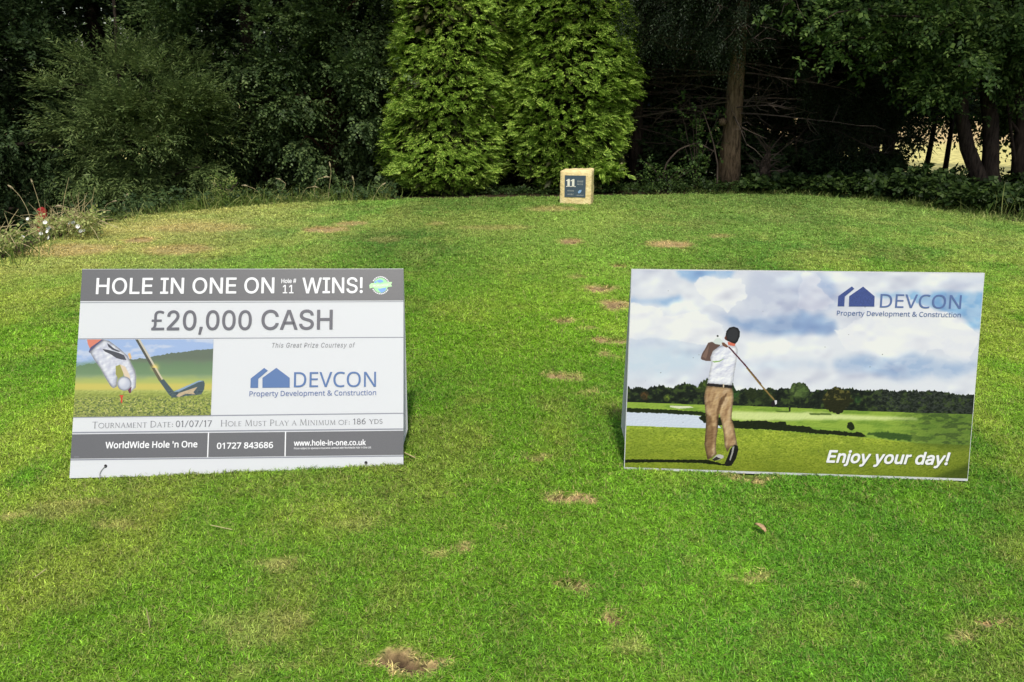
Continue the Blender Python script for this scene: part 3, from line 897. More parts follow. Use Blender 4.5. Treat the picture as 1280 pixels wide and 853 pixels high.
# --- undergrowth
def cover(name, label, pxr, Yr, zf, n, leafL, leafW, mat, cat='undergrowth', K=5, sh=.12):
    px = rng.uniform(*pxr, n); Y = rng.uniform(*Yr, n)
    x = (px - 640) / FOC * (Y * cP + CAM_H * sP)
    g0 = height(x, Y, False)
    ok = ~inside(POLY, x, Y) | (seg_dist(POLY, x, Y) < .05)
    hgt = zf(px, Y) * (.35 + .9 * fbm(x * 2.2, Y * 2.2, 51, 3))
    z = g0 + hgt * rng.uniform(.15, 1, n) ** .6
    p = np.stack([x, Y, z], -1)[ok]
    m = len(p)
    V, F = shoots(p, rng.normal(0, 1, (m, 3)) * (1, 1, .4) + (0, -.35, .3), np.array([0, -.25, 1.0]) + rng.normal(0, .3, (m, 3)), sh, K, leafL, leafW, ang=.9, droop=.25)
    return tag(mesh(name, V, F, mat), label, cat, kind='stuff')


cover('ground_cover', 'dark leafy bramble and ivy undergrowth along the right lawn edge', (925, 1500), (9.4, 13.2),
      lambda px, Y: .22 + .34 * sstep(1000, 1160, px) * np.clip((Y - 9.3) / 1.5, .35, 1), 6500, .07, .85, LEAF_IVY)
cover('back_undergrowth', 'dark bushy undergrowth behind the brown stump and spruce trunks', (800, 1128), (12.8, 15.4), lambda px, Y: .85 + 0 * px, 5200, .07, .7, LEAF_DARK)
cover('low_weeds', 'low dark weeds between the conifers and the bare trunk', (600, 940), (11.2, 12.6), lambda px, Y: .10 + .08 * sstep(740, 900, px), 2200, .04, .7, LEAF_IVY, K=4, sh=.09)
cover('shade_weeds', 'dark low weeds in the shade under the left trees', (-500, 500), (8.6, 13.5), lambda px, Y: .25 + 0 * px, 4600, .055, .6, LEAF_DARK)

# twiggy shrubs and a dead stump round the spruce
def shrub(name, label, px, Y, H, R, n, leafL, leafW, mat, stems=9, arch=.5):
    b = P3(px, Y); bA = np.array(b)
    t = empty(name, b, label, 'shrub')
    mb = MB(); tips = []
    for i in range(stems):
        a = rng.uniform(0, 6.28); l = rng.uniform(.4, 1) * R; h = H * rng.uniform(.55, 1)
        u = np.linspace(0, 1, 8)[:, None]
        path = np.hstack([math.cos(a) * l * u ** 1.3, math.sin(a) * l * u ** 1.3 * .6, h * (u - arch * u ** 3 * .6)]) + np.cumsum(rng.normal(0, .012, (8, 3)), 0) * (u > 0)
        mb.tube(path, np.linspace(.008, .003, 8), 4, cap=False)
        tips += [path[k] for k in range(2, 8)]
    mb.build('stems', TWIG, t)
    tips = np.array(tips); i = rng.integers(0, len(tips), n)
    V, F = shoots(tips[i] + rng.normal(0, .03, (n, 3)), rng.normal(0, .8, (n, 3)) + (0, -.2, .2), np.array([0, -.2, 1.0]) + rng.normal(0, .3, (n, 3)), .12, 5, leafL, leafW, ang=.9)
    mesh('leaves', V, F, mat, t)
    return t


shrub('sapling', 'leafy sapling with round leaves left of the thick bare trunk', 868, 11.75, 1.5, .5, 110, .05, .8, LEAF_MAPLE, 7, .2)
shrub('sapling', 'low twiggy sapling between the golden conifer and the bare trunk', 832, 11.6, .5, .4, 130, .045, .6, LEAF_MAPLE, 9)
shrub('sapling', 'thin leafy shoot against the bright field beside the forked trunks', 1190, 12.2, .75, .3, 40, .05, .7, LEAF_DARK, 6)
shrub('sapling', 'dark weed shrub standing in ground cover near the field gap', 1150, 12.6, .6, .5, 90, .05, .7, LEAF_DARK, 8)
b = P3(951, 11.9); bA = np.array(b)
t = empty('dead_stump', b, 'brown broken stump with dead twigs right of the thick trunk', 'stump')
mb = MB(); m = 8; tt = np.linspace(0, 1, m)
mb.tube(np.stack([.07 * tt, 0 * tt, .62 * tt], -1), np.array([.13, .10, .085, .07, .062, .05, .034, .015]), 11, rough=.28, rng=rng)
mb.build('stump', BARK_DARK, t, smooth=False)
mb = MB()
for i in range(60):
    a = rng.uniform(0, 6.28); z = rng.uniform(.05, .62); d = np.array([math.cos(a), math.sin(a), rng.uniform(-.1, 1.2)])
    p0 = np.array([.05, 0, z]); mb.tube([p0, p0 + d * .12, p0 + d * rng.uniform(.15, .34) - (0, 0, .03)], [.008, .006, .003], 3)
mb.build('dead_twigs', TWIG, t)
# looping dead bramble left of the trunk
b = P3(826, 11.65)
mb = MB(); u = np.linspace(0, 1, 22)
P = trunk_path([(826, 238, 0), (832, 205, 0), (848, 187, 0), (872, 178, 0), (893, 190, 0)], 11.65)
i = np.linspace(0, 4, 26); P = np.stack([np.interp(i, range(5), P[:, k]) for k in range(3)], -1); P[1:-1] = (P[:-2] + P[1:-1] + P[2:]) / 3; P[1:-1] = (P[:-2] + P[1:-1] + P[2:]) / 3
mb.tube(P - np.array(b), np.linspace(.012, .006, 26), 5)
tag(mb.build('dead_bramble', TWIG, loc=b), 'pale dead bramble stem arching toward the thick bare trunk', 'branch')
b = P3(897, 11.55)
mb = MB(); P = trunk_path([(897, 206, 0), (892, 180, 0), (886, 160, 0), (879, 140, 0)], 11.55)
P = np.vstack([[(P[0][0] + .02, 11.55, b[2])], P])
mb.tube(P - np.array(b), np.linspace(.011, .006, 5), 5)
tag(mb.build('leaning_stick', TWIG, loc=b), 'thin pale stick leaning just left of the thick bare trunk', 'branch')

# --- rough grass on the bank: long blades
def rough(name, label, pts, L, n, mat=LEAF_ROUGH, spread=.12, lean=.5):
    P = []
    for px, py, w in pts:
        x, y = ground_pt(px, py)
        m = int(n * w)
        q = np.stack([x + rng.normal(0, spread * 1.6, m), y + .12 + rng.normal(0, spread, m)], -1)
        P.append(q)
    P = np.vstack(P); m = len(P)
    z = height(P[:, 0], P[:, 1], False)
    p = np.column_stack([P, z - .01])
    d = rng.normal(0, lean, (m, 3)) + (0, -.05, 1.0)
    d[:, 2] = np.abs(d[:, 2])
    l = L * rng.uniform(.2, 1.0, m) ** 1.3 * (.5 + 1.1 * vnoise(P[:, 0] * 3, P[:, 1] * 3, 7))
    d = unit(d); mid = p + d * l[:, None] * .6; d2 = unit(d + (rng.normal(0, .4, (m, 3)) + (0, 0, -.5)))
    s = unit(np.cross(d, rng.normal(size=(m, 3)))) * .004
    V = np.stack([p - s, p + s, mid + s * .9, mid - s * .9, mid + d2 * l[:, None] * .5], 1).reshape(-1, 3)
    i = np.arange(m)[:, None] * 5
    F = np.concatenate([i + np.array([0, 1, 2]), i + np.array([0, 2, 3]), i + np.array([3, 2, 4])], 0)
    return tag(mesh(name, V, F, mat), label, 'grass', kind='stuff')


pts = [(px, np.interp(px, [-60, 0, 60, 110, 170, 260, 340, 480], [342, 322, 300, 284, 269, 261, 255, 249]), w) for px, w in
       [(-40, .3), (-10, .3), (20, .3), (60, .2), (90, .2), (120, .4), (150, .4), (180, .5), (205, 1.4), (230, 1.6), (255, 1.6), (280, 1.6), (300, 1.2), (320, 1), (345, 1), (370, 1), (400, 1), (430, .6), (455, .6), (480, .5)]]
rough('rough_grass', 'uncut grass along the left and far edge of the tee', pts, .24, 190, lean=.6)
pts = [(px, np.interp(px, [860, 1000, 1080, 1150, 1215, 1280], [243, 243, 249, 258, 268, 281]), 1) for px in range(870, 1290, 14)]
rough('rough_grass', 'short ragged grass fringe along the right edge of the tee', pts, .10, 170, lean=.55)
rough('rough_grass', 'tall pale grass at the right picture edge below the trees', [(1262, 268, 1), (1280, 272, 1), (1240, 262, .6)], .42, 60, lean=.3)


def stalk(label, path_px, Y, r=.0035, head=.09, grp=None):
    P = trunk_path([(a, c, 0) for a, c in path_px], Y)
    b = np.array([P[0][0], Y, z_at(P[0][0], Y)])
    P = np.vstack([[b], P[1:]])
    n_ = len(P); i = np.linspace(0, n_ - 1, 5 * n_)
    P = np.stack([np.interp(i, range(n_), P[:, k]) for k in range(3)], -1)
    for _ in range(3): P[1:-1] = (P[:-2] + P[1:-1] * 2 + P[2:]) / 4
    t = empty('grass_stalk', b, label, 'grass stalk', grp)
    mb = MB(); mb.tube(P - b, np.linspace(r, r * .6, len(P)), 4); mb.build('stem', STRAW, t)
    e = P[-1]; d = unit(P[-1] - P[-4]); hb = MB()
    u = np.linspace(0, 1, 7)
    hb.tube([(e + d * head * v - np.array([0, 0, .25 * head * v * v])) - b for v in u], [.003, .008, .010, .010, .008, .006, .002], 6, rough=.25, rng=rng)
    hb.build('seed_head', SEED, t)
    return t


stalk('tall pale grass stalk with drooping head left of the red marker', [(42, 290), (36, 265), (25, 245), (17, 237)], 8.9)
stalk('tall straight grass stalk with upright head in front of the red marker', [(54, 285), (51, 262), (46, 245), (41, 230)], 8.9, head=.07)
stalk('arching grass stalk above the white flowers', [(110, 280), (103, 268), (95, 262), (78, 258)], 9.3)
stalk('grass stalk with pale head leaning over bank left of tall weeds', [(160, 272), (157, 262), (154, 252), (156, 248)], 9.8)
for q, lb_ in (([(345, 258), (352, 240), (358, 230), (352, 226)], 'seed headed stalk curling back to the left, right of the feathery weed'), ([(330, 258), (326, 243), (318, 236), (310, 233)], 'seed headed stalk drooping left just right of the feathery weed'),
          ([(395, 255), (392, 236), (397, 224), (404, 222)], 'seed headed stalk nodding right, left of the tallest far edge stalk'), ([(410, 255), (412, 232), (414, 215), (413, 209)], 'tallest upright seed headed stalk on the far left edge'),
          ([(440, 253), (441, 240), (443, 230), (442, 226)], 'short upright stalk between the tallest stalk and the golden conifer'), ([(375, 256), (378, 243), (383, 235), (390, 234)], 'short seed headed stalk nodding right in the middle of the far left edge'),
          ([(300, 259), (296, 246), (290, 238), (284, 237)], 'seed headed stalk drooping left over the feathery weed'), ([(465, 252), (470, 241), (474, 235), (476, 233)], 'short stalk at the foot of the left golden conifer'),
          ([(125, 280), (128, 265), (133, 256), (139, 253)], 'stalk leaning right at the right end of the bindweed')):
    stalk(lb_, q, 10.6 if q[0][0] > 200 else 9.3, grp='seed headed grass stalks along the left edge')

# feathery green weed on the bank
shrub('fern_weed', 'feathery bright green weed on the bank right of the pale stalks', 282, 10.4, .42, .32, 160, .05, .3, LEAF_ROUGH, 10, .3)

# --- bindweed with white flowers
def bindweed(label, pxs, pys, Yc, n, nfl, seed):
    global rng
    rng = np.random.default_rng(seed)
    cx = at(sum(pxs) / 2, Yc, -.1); b = (cx, Yc, z_at(cx, Yc)); bA = np.array(b)
    t = empty('bindweed_clump', b, label, 'weed')

    def rp(m, dy=.25):
        px = rng.uniform(*pxs, m); v = rng.uniform(0, 1, m)
        Y = Yc + rng.uniform(-dy, dy, m)
        top = np.interp(px, pxs, (pys[0], pys[1])); bot = np.interp(px, pxs, (pys[2], pys[3]))
        py = top + (bot - top) * v
        tt = -(py - 426.5) / FOC
        z = CAM_H + Y * (-sP + tt * cP) / (cP + tt * sP)
        return np.stack([(px - 640) / FOC * (Y * cP - (z - CAM_H) * sP), Y, z], -1)
    p = rp(n)
    V, F = shoots(p, rng.normal(0, 1, (n, 3)) + (0, -.3, .2), np.array([0, -.5, 1.0]) + rng.normal(0, .4, (n, 3)), .08, 4, .038, .7, ang=.9)
    mesh('leaves', V - bA, F, LEAF_WEED, t)
    mb = MB()
    for q in rp(int(n * .8)):
        e = q + rng.normal(0, .11, 3) + (0, 0, .03)
        mb.tube([q - bA, (q + e) / 2 + (0, 0, .02) - bA, e - bA], [.003, .0025, .0015], 3, cap=False)
    mb.build('stems', STRAW, t)
    for q in rp(nfl, .05):
        q = q + (0, -.22, .02)
        th = np.linspace(0, 2 * np.pi, 11)[:-1]; ax = unit(np.array([rng.normal(0, .4), -1, rng.uniform(.2, .9)])); s1 = unit(np.cross(ax, (0, 0, 1.0))); s2 = np.cross(s1, ax)
        V = [q - ax * .02]; r = .017 * rng.uniform(.8, 1.25)
        for ring, (rr, zz_) in enumerate(((.25, .0), (1, .012))):
            V += [q + (s1 * math.cos(a) + s2 * math.sin(a)) * r * rr * (1 + .1 * (j % 2) * ring) + ax * zz_ for j, a in enumerate(th)]
        F = [(0, 1 + j, 1 + (j + 1) % 10) for j in range(10)] + [(1 + j, 11 + j, 11 + (j + 1) % 10, 1 + (j + 1) % 10) for j in range(10)]
        mesh('flower', np.array(V) - bA, F, PETAL, t, smooth=True)
    return t


bindweed('pale green bindweed clump with white flowers right of the red marker', (42, 122), (273, 266, 302, 287), 8.05, 240, 12, 31)
bindweed('small bindweed patch with white flowers at the far left edge', (-30, 22), (292, 288, 322, 312), 7.1, 110, 7, 32)
rng = np.random.default_rng(33)

# --- red marker in the shadow at far left
Ym = 9.6
cx = at(48, Ym, -.2); zb = z_at(cx, Ym); zt = zat(259, Ym)
mr, tnt, bs = M_new('red_paint'); bs.inputs['Base Color'].default_value = (.34, .018, .015, 1); bs.inputs['Roughness'].default_value = .45
V = []; hw = .055; hgt = zt - zb
prof = [(-hw, 0), (hw, 0), (hw * 1.05, hgt - .09)] + [(hw * 1.05 * math.cos(a), hgt - .09 + .09 * math.sin(a)) for a in np.linspace(0, math.pi, 13)[1:-1]] + [(-hw * 1.05, hgt - .09)]
m_ = len(prof)
V = [(x, -.03, z) for x, z in prof] + [(x, .03, z) for x, z in prof]
F = [tuple(range(m_)), tuple(range(2 * m_ - 1, m_ - 1, -1))] + [(i, i + m_, (i + 1) % m_ + m_, (i + 1) % m_) for i in range(m_)]
o = mesh('red_marker', V, F, mr, loc=(cx, Ym, zb))
o.rotation_euler = (0, rad(8), rad(15))
bv = o.modifiers.new('bevel', 'BEVEL'); bv.width = .006; bv.segments = 2
tag(o, 'dark red round topped marker half hidden behind grass stalks', 'marker')

# ------------------------------------------------------------------ the stone tee marker
STONE, tn, bs = M_new('sandstone')
tcn = tn.nodes.new('ShaderNodeTexCoord'); nn = tn.nodes.new('ShaderNodeTexNoise'); nn.inputs['Scale'].default_value = 14; nn.inputs['Detail'].default_value = 8
tn.links.new(tcn.outputs['Object'], nn.inputs['Vector'])
rp_ = tn.nodes.new('ShaderNodeValToRGB'); rp_.color_ramp.elements[0].position = .3; rp_.color_ramp.elements[1].position = .7
rp_.color_ramp.elements[0].color = (.70, .52, .23, 1); rp_.color_ramp.elements[1].color = (.92, .76, .41, 1)
tn.links.new(nn.outputs[0], rp_.inputs[0]); tn.links.new(rp_.outputs[0], bs.inputs['Base Color']); bs.inputs['Roughness'].default_value = .9
bpn = tn.nodes.new('ShaderNodeBump'); bpn.inputs['Strength'].default_value = .6; bpn.inputs['Distance'].default_value = .02
n2_ = tn.nodes.new('ShaderNodeTexNoise'); n2_.inputs['Scale'].default_value = 45; tn.links.new(tcn.outputs['Object'], n2_.inputs['Vector'])
tn.links.new(n2_.outputs[0], bpn.inputs['Height']); tn.links.new(bpn.outputs[0], bs.inputs['Normal'])

sxc, syc = ground_pt(718.8, 256.3)
mpx = syc * cP + CAM_H * sP       # depth; metres per pixel = mpx / FOC
k_ = mpx / FOC
Wst = 39.5 * k_; Hst = (256.3 - 214.5) * k_ * 1.02; Dst = .26
zst = z_at(sxc, syc)
stone = empty('tee_marker_stone', (sxc, syc, zst), 'yellow sandstone tee marker block with blue plaque numbered 11', 'tee marker')
stone.rotation_euler = (0, 0, rad(-13))
G = 14
V = []; F = []; vid = {}


def sv(i, j, k):
    key = (i, j, k)
    if key not in vid:
        x = (i / G - .5) * Wst; y = j / G * Dst; z = k / G * (Hst + .05) - .05
        e = .0055
        for d_, (a, bb) in enumerate(((i, G), (j, G), (k, G))): pass
        nzx = (vnoise(z * 30 + 5, y * 30, 3) - .5) * .014; nzz = (vnoise(x * 25, y * 25, 8) - .5) * .012; nzy = (vnoise(x * 30, z * 30, 12) - .5) * .006
        if i in (0, G): x += float(nzx)
        if k == G: z += float(nzz) - .012 * (.5 - x / Wst) + .006 * (x / Wst)
        if j in (0, G): y += float(nzy)
        nb = (i in (0, G)) + (j in (0, G)) + (k in (0, G))
        if nb >= 2:
            if i in (0, G): x *= .975
            if j == 0: y += .008
            if k == G: z -= .008
        if i == G: y += 0
        vid[key] = len(V); V.append((x, y, z))
    return vid[key]


for a in range(G):
    for c in range(G):
        F += [(sv(a, 0, c), sv(a + 1, 0, c), sv(a + 1, 0, c + 1), sv(a, 0, c + 1)), (sv(a + 1, G, c), sv(a, G, c), sv(a, G, c + 1), sv(a + 1, G, c + 1)),
              (sv(0, a + 1, c), sv(0, a, c), sv(0, a, c + 1), sv(0, a + 1, c + 1)), (sv(G, a, c), sv(G, a + 1, c), sv(G, a + 1, c + 1), sv(G, a, c + 1)),
              (sv(a, c, G), sv(a + 1, c, G), sv(a + 1, c + 1, G), sv(a, c + 1, G))]
mesh('stone_block', V, F, STONE, stone, smooth=True)
PLQ = plain('plaque_slate', (.055, .085, .12), .45, bump=.1, scale=120, var=.2)
PALE = plain('plaque_lettering', (.78, .76, .66), .5)
PBLUE = plain('plaque_emblem', (.25, .42, .68), .5)
PDIM = plain('plaque_small_lettering', (.42, .44, .42), .5)
x0, x1 = (705.3 - 718.8) * k_, (731.6 - 718.8) * k_; z0, z1 = (256.3 - 247.3) * k_, (256.3 - 220.6) * k_
mb = MB(); mb.box((x0, -.006, z0), (x1, .02, z1)); mb.build('plaque', PLQ, stone)


def glyph1(mb, cx, zb_, h, y):
    w = h * .16
    for (a, c, d, e) in ((-w, w, 0, h * .94), (-w * 2.1, w * 2.1, 0, h * .09)):
        mb.add([(cx + a, y, zb_ + c * 0 + d), (cx + c, y, zb_ + d), (cx + c, y, zb_ + e), (cx + a, y, zb_ + e)], [(0, 1, 2, 3)])
    mb.add([(cx - w, y - .0004, zb_ + h * .74), (cx, y - .0004, zb_ + h * .8), (cx + w, y - .0004, zb_ + h), (cx - w * .2, y - .0004, zb_ + h), (cx - w * 2.2, y - .0004, zb_ + h * .8), (cx - w * 2.2, y - .0004, zb_ + h * .74)], [(0, 1, 2, 3, 4, 5)])


def zpx(py): return (256.3 - py) * k_
def xpx(px): return (px - 718.8) * k_


mb = MB(); glyph1(mb, xpx(710.3), zpx(234.6), 9.6 * k_, -.008); glyph1(mb, xpx(716), zpx(234.6), 9.6 * k_, -.0085)
mb.build('numeral', PALE, stone)
mb = MB()
for (xa, xb, yy, hgt_) in ((721.3, 728, 229.0, 2.6), (721.0, 728.2, 232.2, 2.0), (709, 716.5, 240.4, 1.8), (709.5, 717, 245.0, 2.2), (720, 729, 245.3, 1.1)):
    xx = xa
    while xx < xb:
        w = rng.uniform(.7, 1.5)
        v = rng.integers(0, 3)
        mb.add([(xpx(xx), -.008, zpx(yy)), (xpx(xx + w * .4), -.008, zpx(yy)), (xpx(xx + w * .4), -.008, zpx(yy - hgt_)), (xpx(xx), -.008, zpx(yy - hgt_))], [(0, 1, 2, 3)])
        if v: mb.add([(xpx(xx), -.0085, zpx(yy - hgt_ * .35 * v)), (xpx(xx + w), -.0085, zpx(yy - hgt_ * .35 * v)), (xpx(xx + w), -.0085, zpx(yy - hgt_ * .35 * v - .4)), (xpx(xx), -.0085, zpx(yy - hgt_ * .35 * v - .4))], [(0, 1, 2, 3)])
        xx += w + .45
mb.build('small_lettering', PDIM, stone)
mb = MB(); mb.add([(xpx(a), -.008, zpx(c)) for a, c in ((722, 240.5), (724, 238.3), (726.8, 238), (726, 240.8), (724.2, 242.3), (722.6, 242.2))], [(0, 5, 4, 3, 2, 1)])
mb.build('emblem', PBLUE, stone)

# ------------------------------------------------------------------ the two A-frame boards
WHITE = plain('board_white', (.78, .79, .82), .35, spec=.4)
_t = WHITE.node_tree; _b = _t.nodes['Principled BSDF']; _tr = _t.nodes.new('ShaderNodeBsdfTranslucent'); _tr.inputs[0].default_value = (.75, .77, .80, 1)
_ms = _t.nodes.new('ShaderNodeMixShader'); _ms.inputs[0].default_value = .34
_t.links.new(_b.outputs[0], _ms.inputs[1]); _t.links.new(_tr.outputs[0], _ms.inputs[2]); _t.links.new(_ms.outputs[0], _t.nodes['Material Output'].inputs[0])
EDGEM = plain('board_edge', (.72, .74, .76), .5)


class Board:
    def __init__(s, corners_px, BL, u, v, thick=.006):
        s.o = np.array(BL); s.u = np.array(u); s.v = np.array(v)
        n = np.cross(s.u, s.v); s.n = n / np.linalg.norm(n)
        if s.n[1] > 0: s.n = -s.n
        A = []
        for (px, py), (a, c) in zip(corners_px, ((0, 1), (1, 1), (1, 0), (0, 0))):
            A.append([px, py, 1, 0, 0, 0, -a * px, -a * py, -a]); A.append([0, 0, 0, px, py, 1, -c * px, -c * py, -c])
        s.H = np.linalg.svd(np.array(A))[2][-1].reshape(3, 3)
        s.W = np.linalg.norm(s.u); s.Hh = np.linalg.norm(s.v)

    def st(s, P):
        P = np.atleast_2d(np.asarray(P, float))
        q = np.column_stack([P, np.ones(len(P))]) @ s.H.T
        return q[:, :2] / q[:, 2:]

    def at(s, st_, off):
        st_ = np.atleast_2d(st_)
        return st_[:, :1] * s.u + st_[:, 1:2] * s.v + s.n * off

    def px(s, P, off): return s.at(s.st(P), off)

    def poly(s, name, P, off, mat, parent, uvs=False):
        q = s.st(P); V = s.at(q, off)
        F = [tuple(range(len(V)))]
        if np.cross(V[1] - V[0], V[2] - V[0]) @ s.n < 0: F = [F[0][::-1]]
        return mesh(name, V, F, mat, parent, uv=q if uvs else None)


FDIR = os.path.join(bpy.utils.system_resource('DATAFILES') or '', 'fonts')


def font(fn):
    try:
        return bpy.data.fonts.load(os.path.join(FDIR, fn), check_existing=True)
    except Exception:
        return None


F_HELV = font('Inter.woff2'); F_HUM = font('NotoSansHebrew-Regular.woff2')


def text_mesh(body, fnt, space=1.0):
    def get(bd):
        c = bpy.data.curves.new('t', 'FONT'); c.body = bd; c.resolution_u = 3; c.space_character = space
        if fnt: c.font = fnt
        o = bpy.data.objects.new('t', c); COL.objects.link(o)
        me = bpy.data.meshes.new_from_object(o.evaluated_get(bpy.context.evaluated_depsgraph_get()))
        bpy.data.objects.remove(o)
        V = np.empty(len(me.vertices) * 3, np.float32); me.vertices.foreach_get('co', V)
        F = [tuple(p.vertices) for p in me.polygons]
        bpy.data.meshes.remove(me)
        return V.reshape(-1, 3), F
    V, F = get(body); Hc, _ = get('H')
    return V, F, Hc[:, 1].max() - Hc[:, 1].min()


def fix_faces(V, F):
    out_ = []
    for f in F:
        a, b_, c = V[f[0]], V[f[1]], V[f[2]]
        cr = (b_[0] - a[0]) * (c[1] - a[1]) - (b_[1] - a[1]) * (c[0] - a[0])
        if abs(cr) < 1e-12: continue
        out_.append(f if cr > 0 else f[::-1])
    return out_


def islands(nv, F):
    par = list(range(nv))

    def find(a):
        while par[a] != a: par[a] = par[par[a]]; a = par[a]
        return a
    for f in F:
        r = find(f[0])
        for g_ in f[1:]: par[find(g_)] = r
    ids = {}
    return np.array([ids.setdefault(find(i), len(ids)) for i in range(nv)])


def lettering(B, name, body, pl, pr, captop, mat, parent, fnt=None, bold=0.0, off=.0016, slant=0.0, space=1.0, geo=None):
    """text set between two points of its base line (photo px), capitals up to captop at the left"""
    if geo is None: V, F, cap = text_mesh(body, fnt, space)
    else: V, F, cap = geo
    F = fix_faces(V, F)
    q = B.st([pl, pr, (pl[0], captop)]) * (B.W, B.Hh)
    w = V[:, 0].max() - V[:, 0].min(); H_ = q[2][1] - q[0][1]
    sx_ = (q[1][0] - q[0][0] - (abs(slant) * H_)) / w; sy_ = H_ / cap
    isl = islands(len(V), F)
    ang = (q[1][1] - q[0][1]) / (q[1][0] - q[0][0])
    copies = [(0, 0)] if not bold else [(bold * math.cos(a), bold * math.sin(a)) for a in np.arange(8) * math.pi / 4]
    AV = []; AF = []; n_ = 0
    for ci, (bx, by) in enumerate(copies):
        X = (V[:, 0] - V[:, 0].min()) * sx_ + bx * H_; Y = V[:, 1] * sy_ + by * H_
        X = X + slant * Y
        st_ = np.stack([(q[0][0] + X) / B.W, (q[0][1] + Y + ang * X) / B.Hh], -1)
        P = B.at(st_, 0) + B.n * (off + ci * .00006 + (isl % 3) * .00002)[:, None]
        AV.append(P); AF += [tuple(i + n_ for i in f) for f in F]; n_ += len(P)
    return mesh(name, np.vstack(AV), AF, mat, parent)


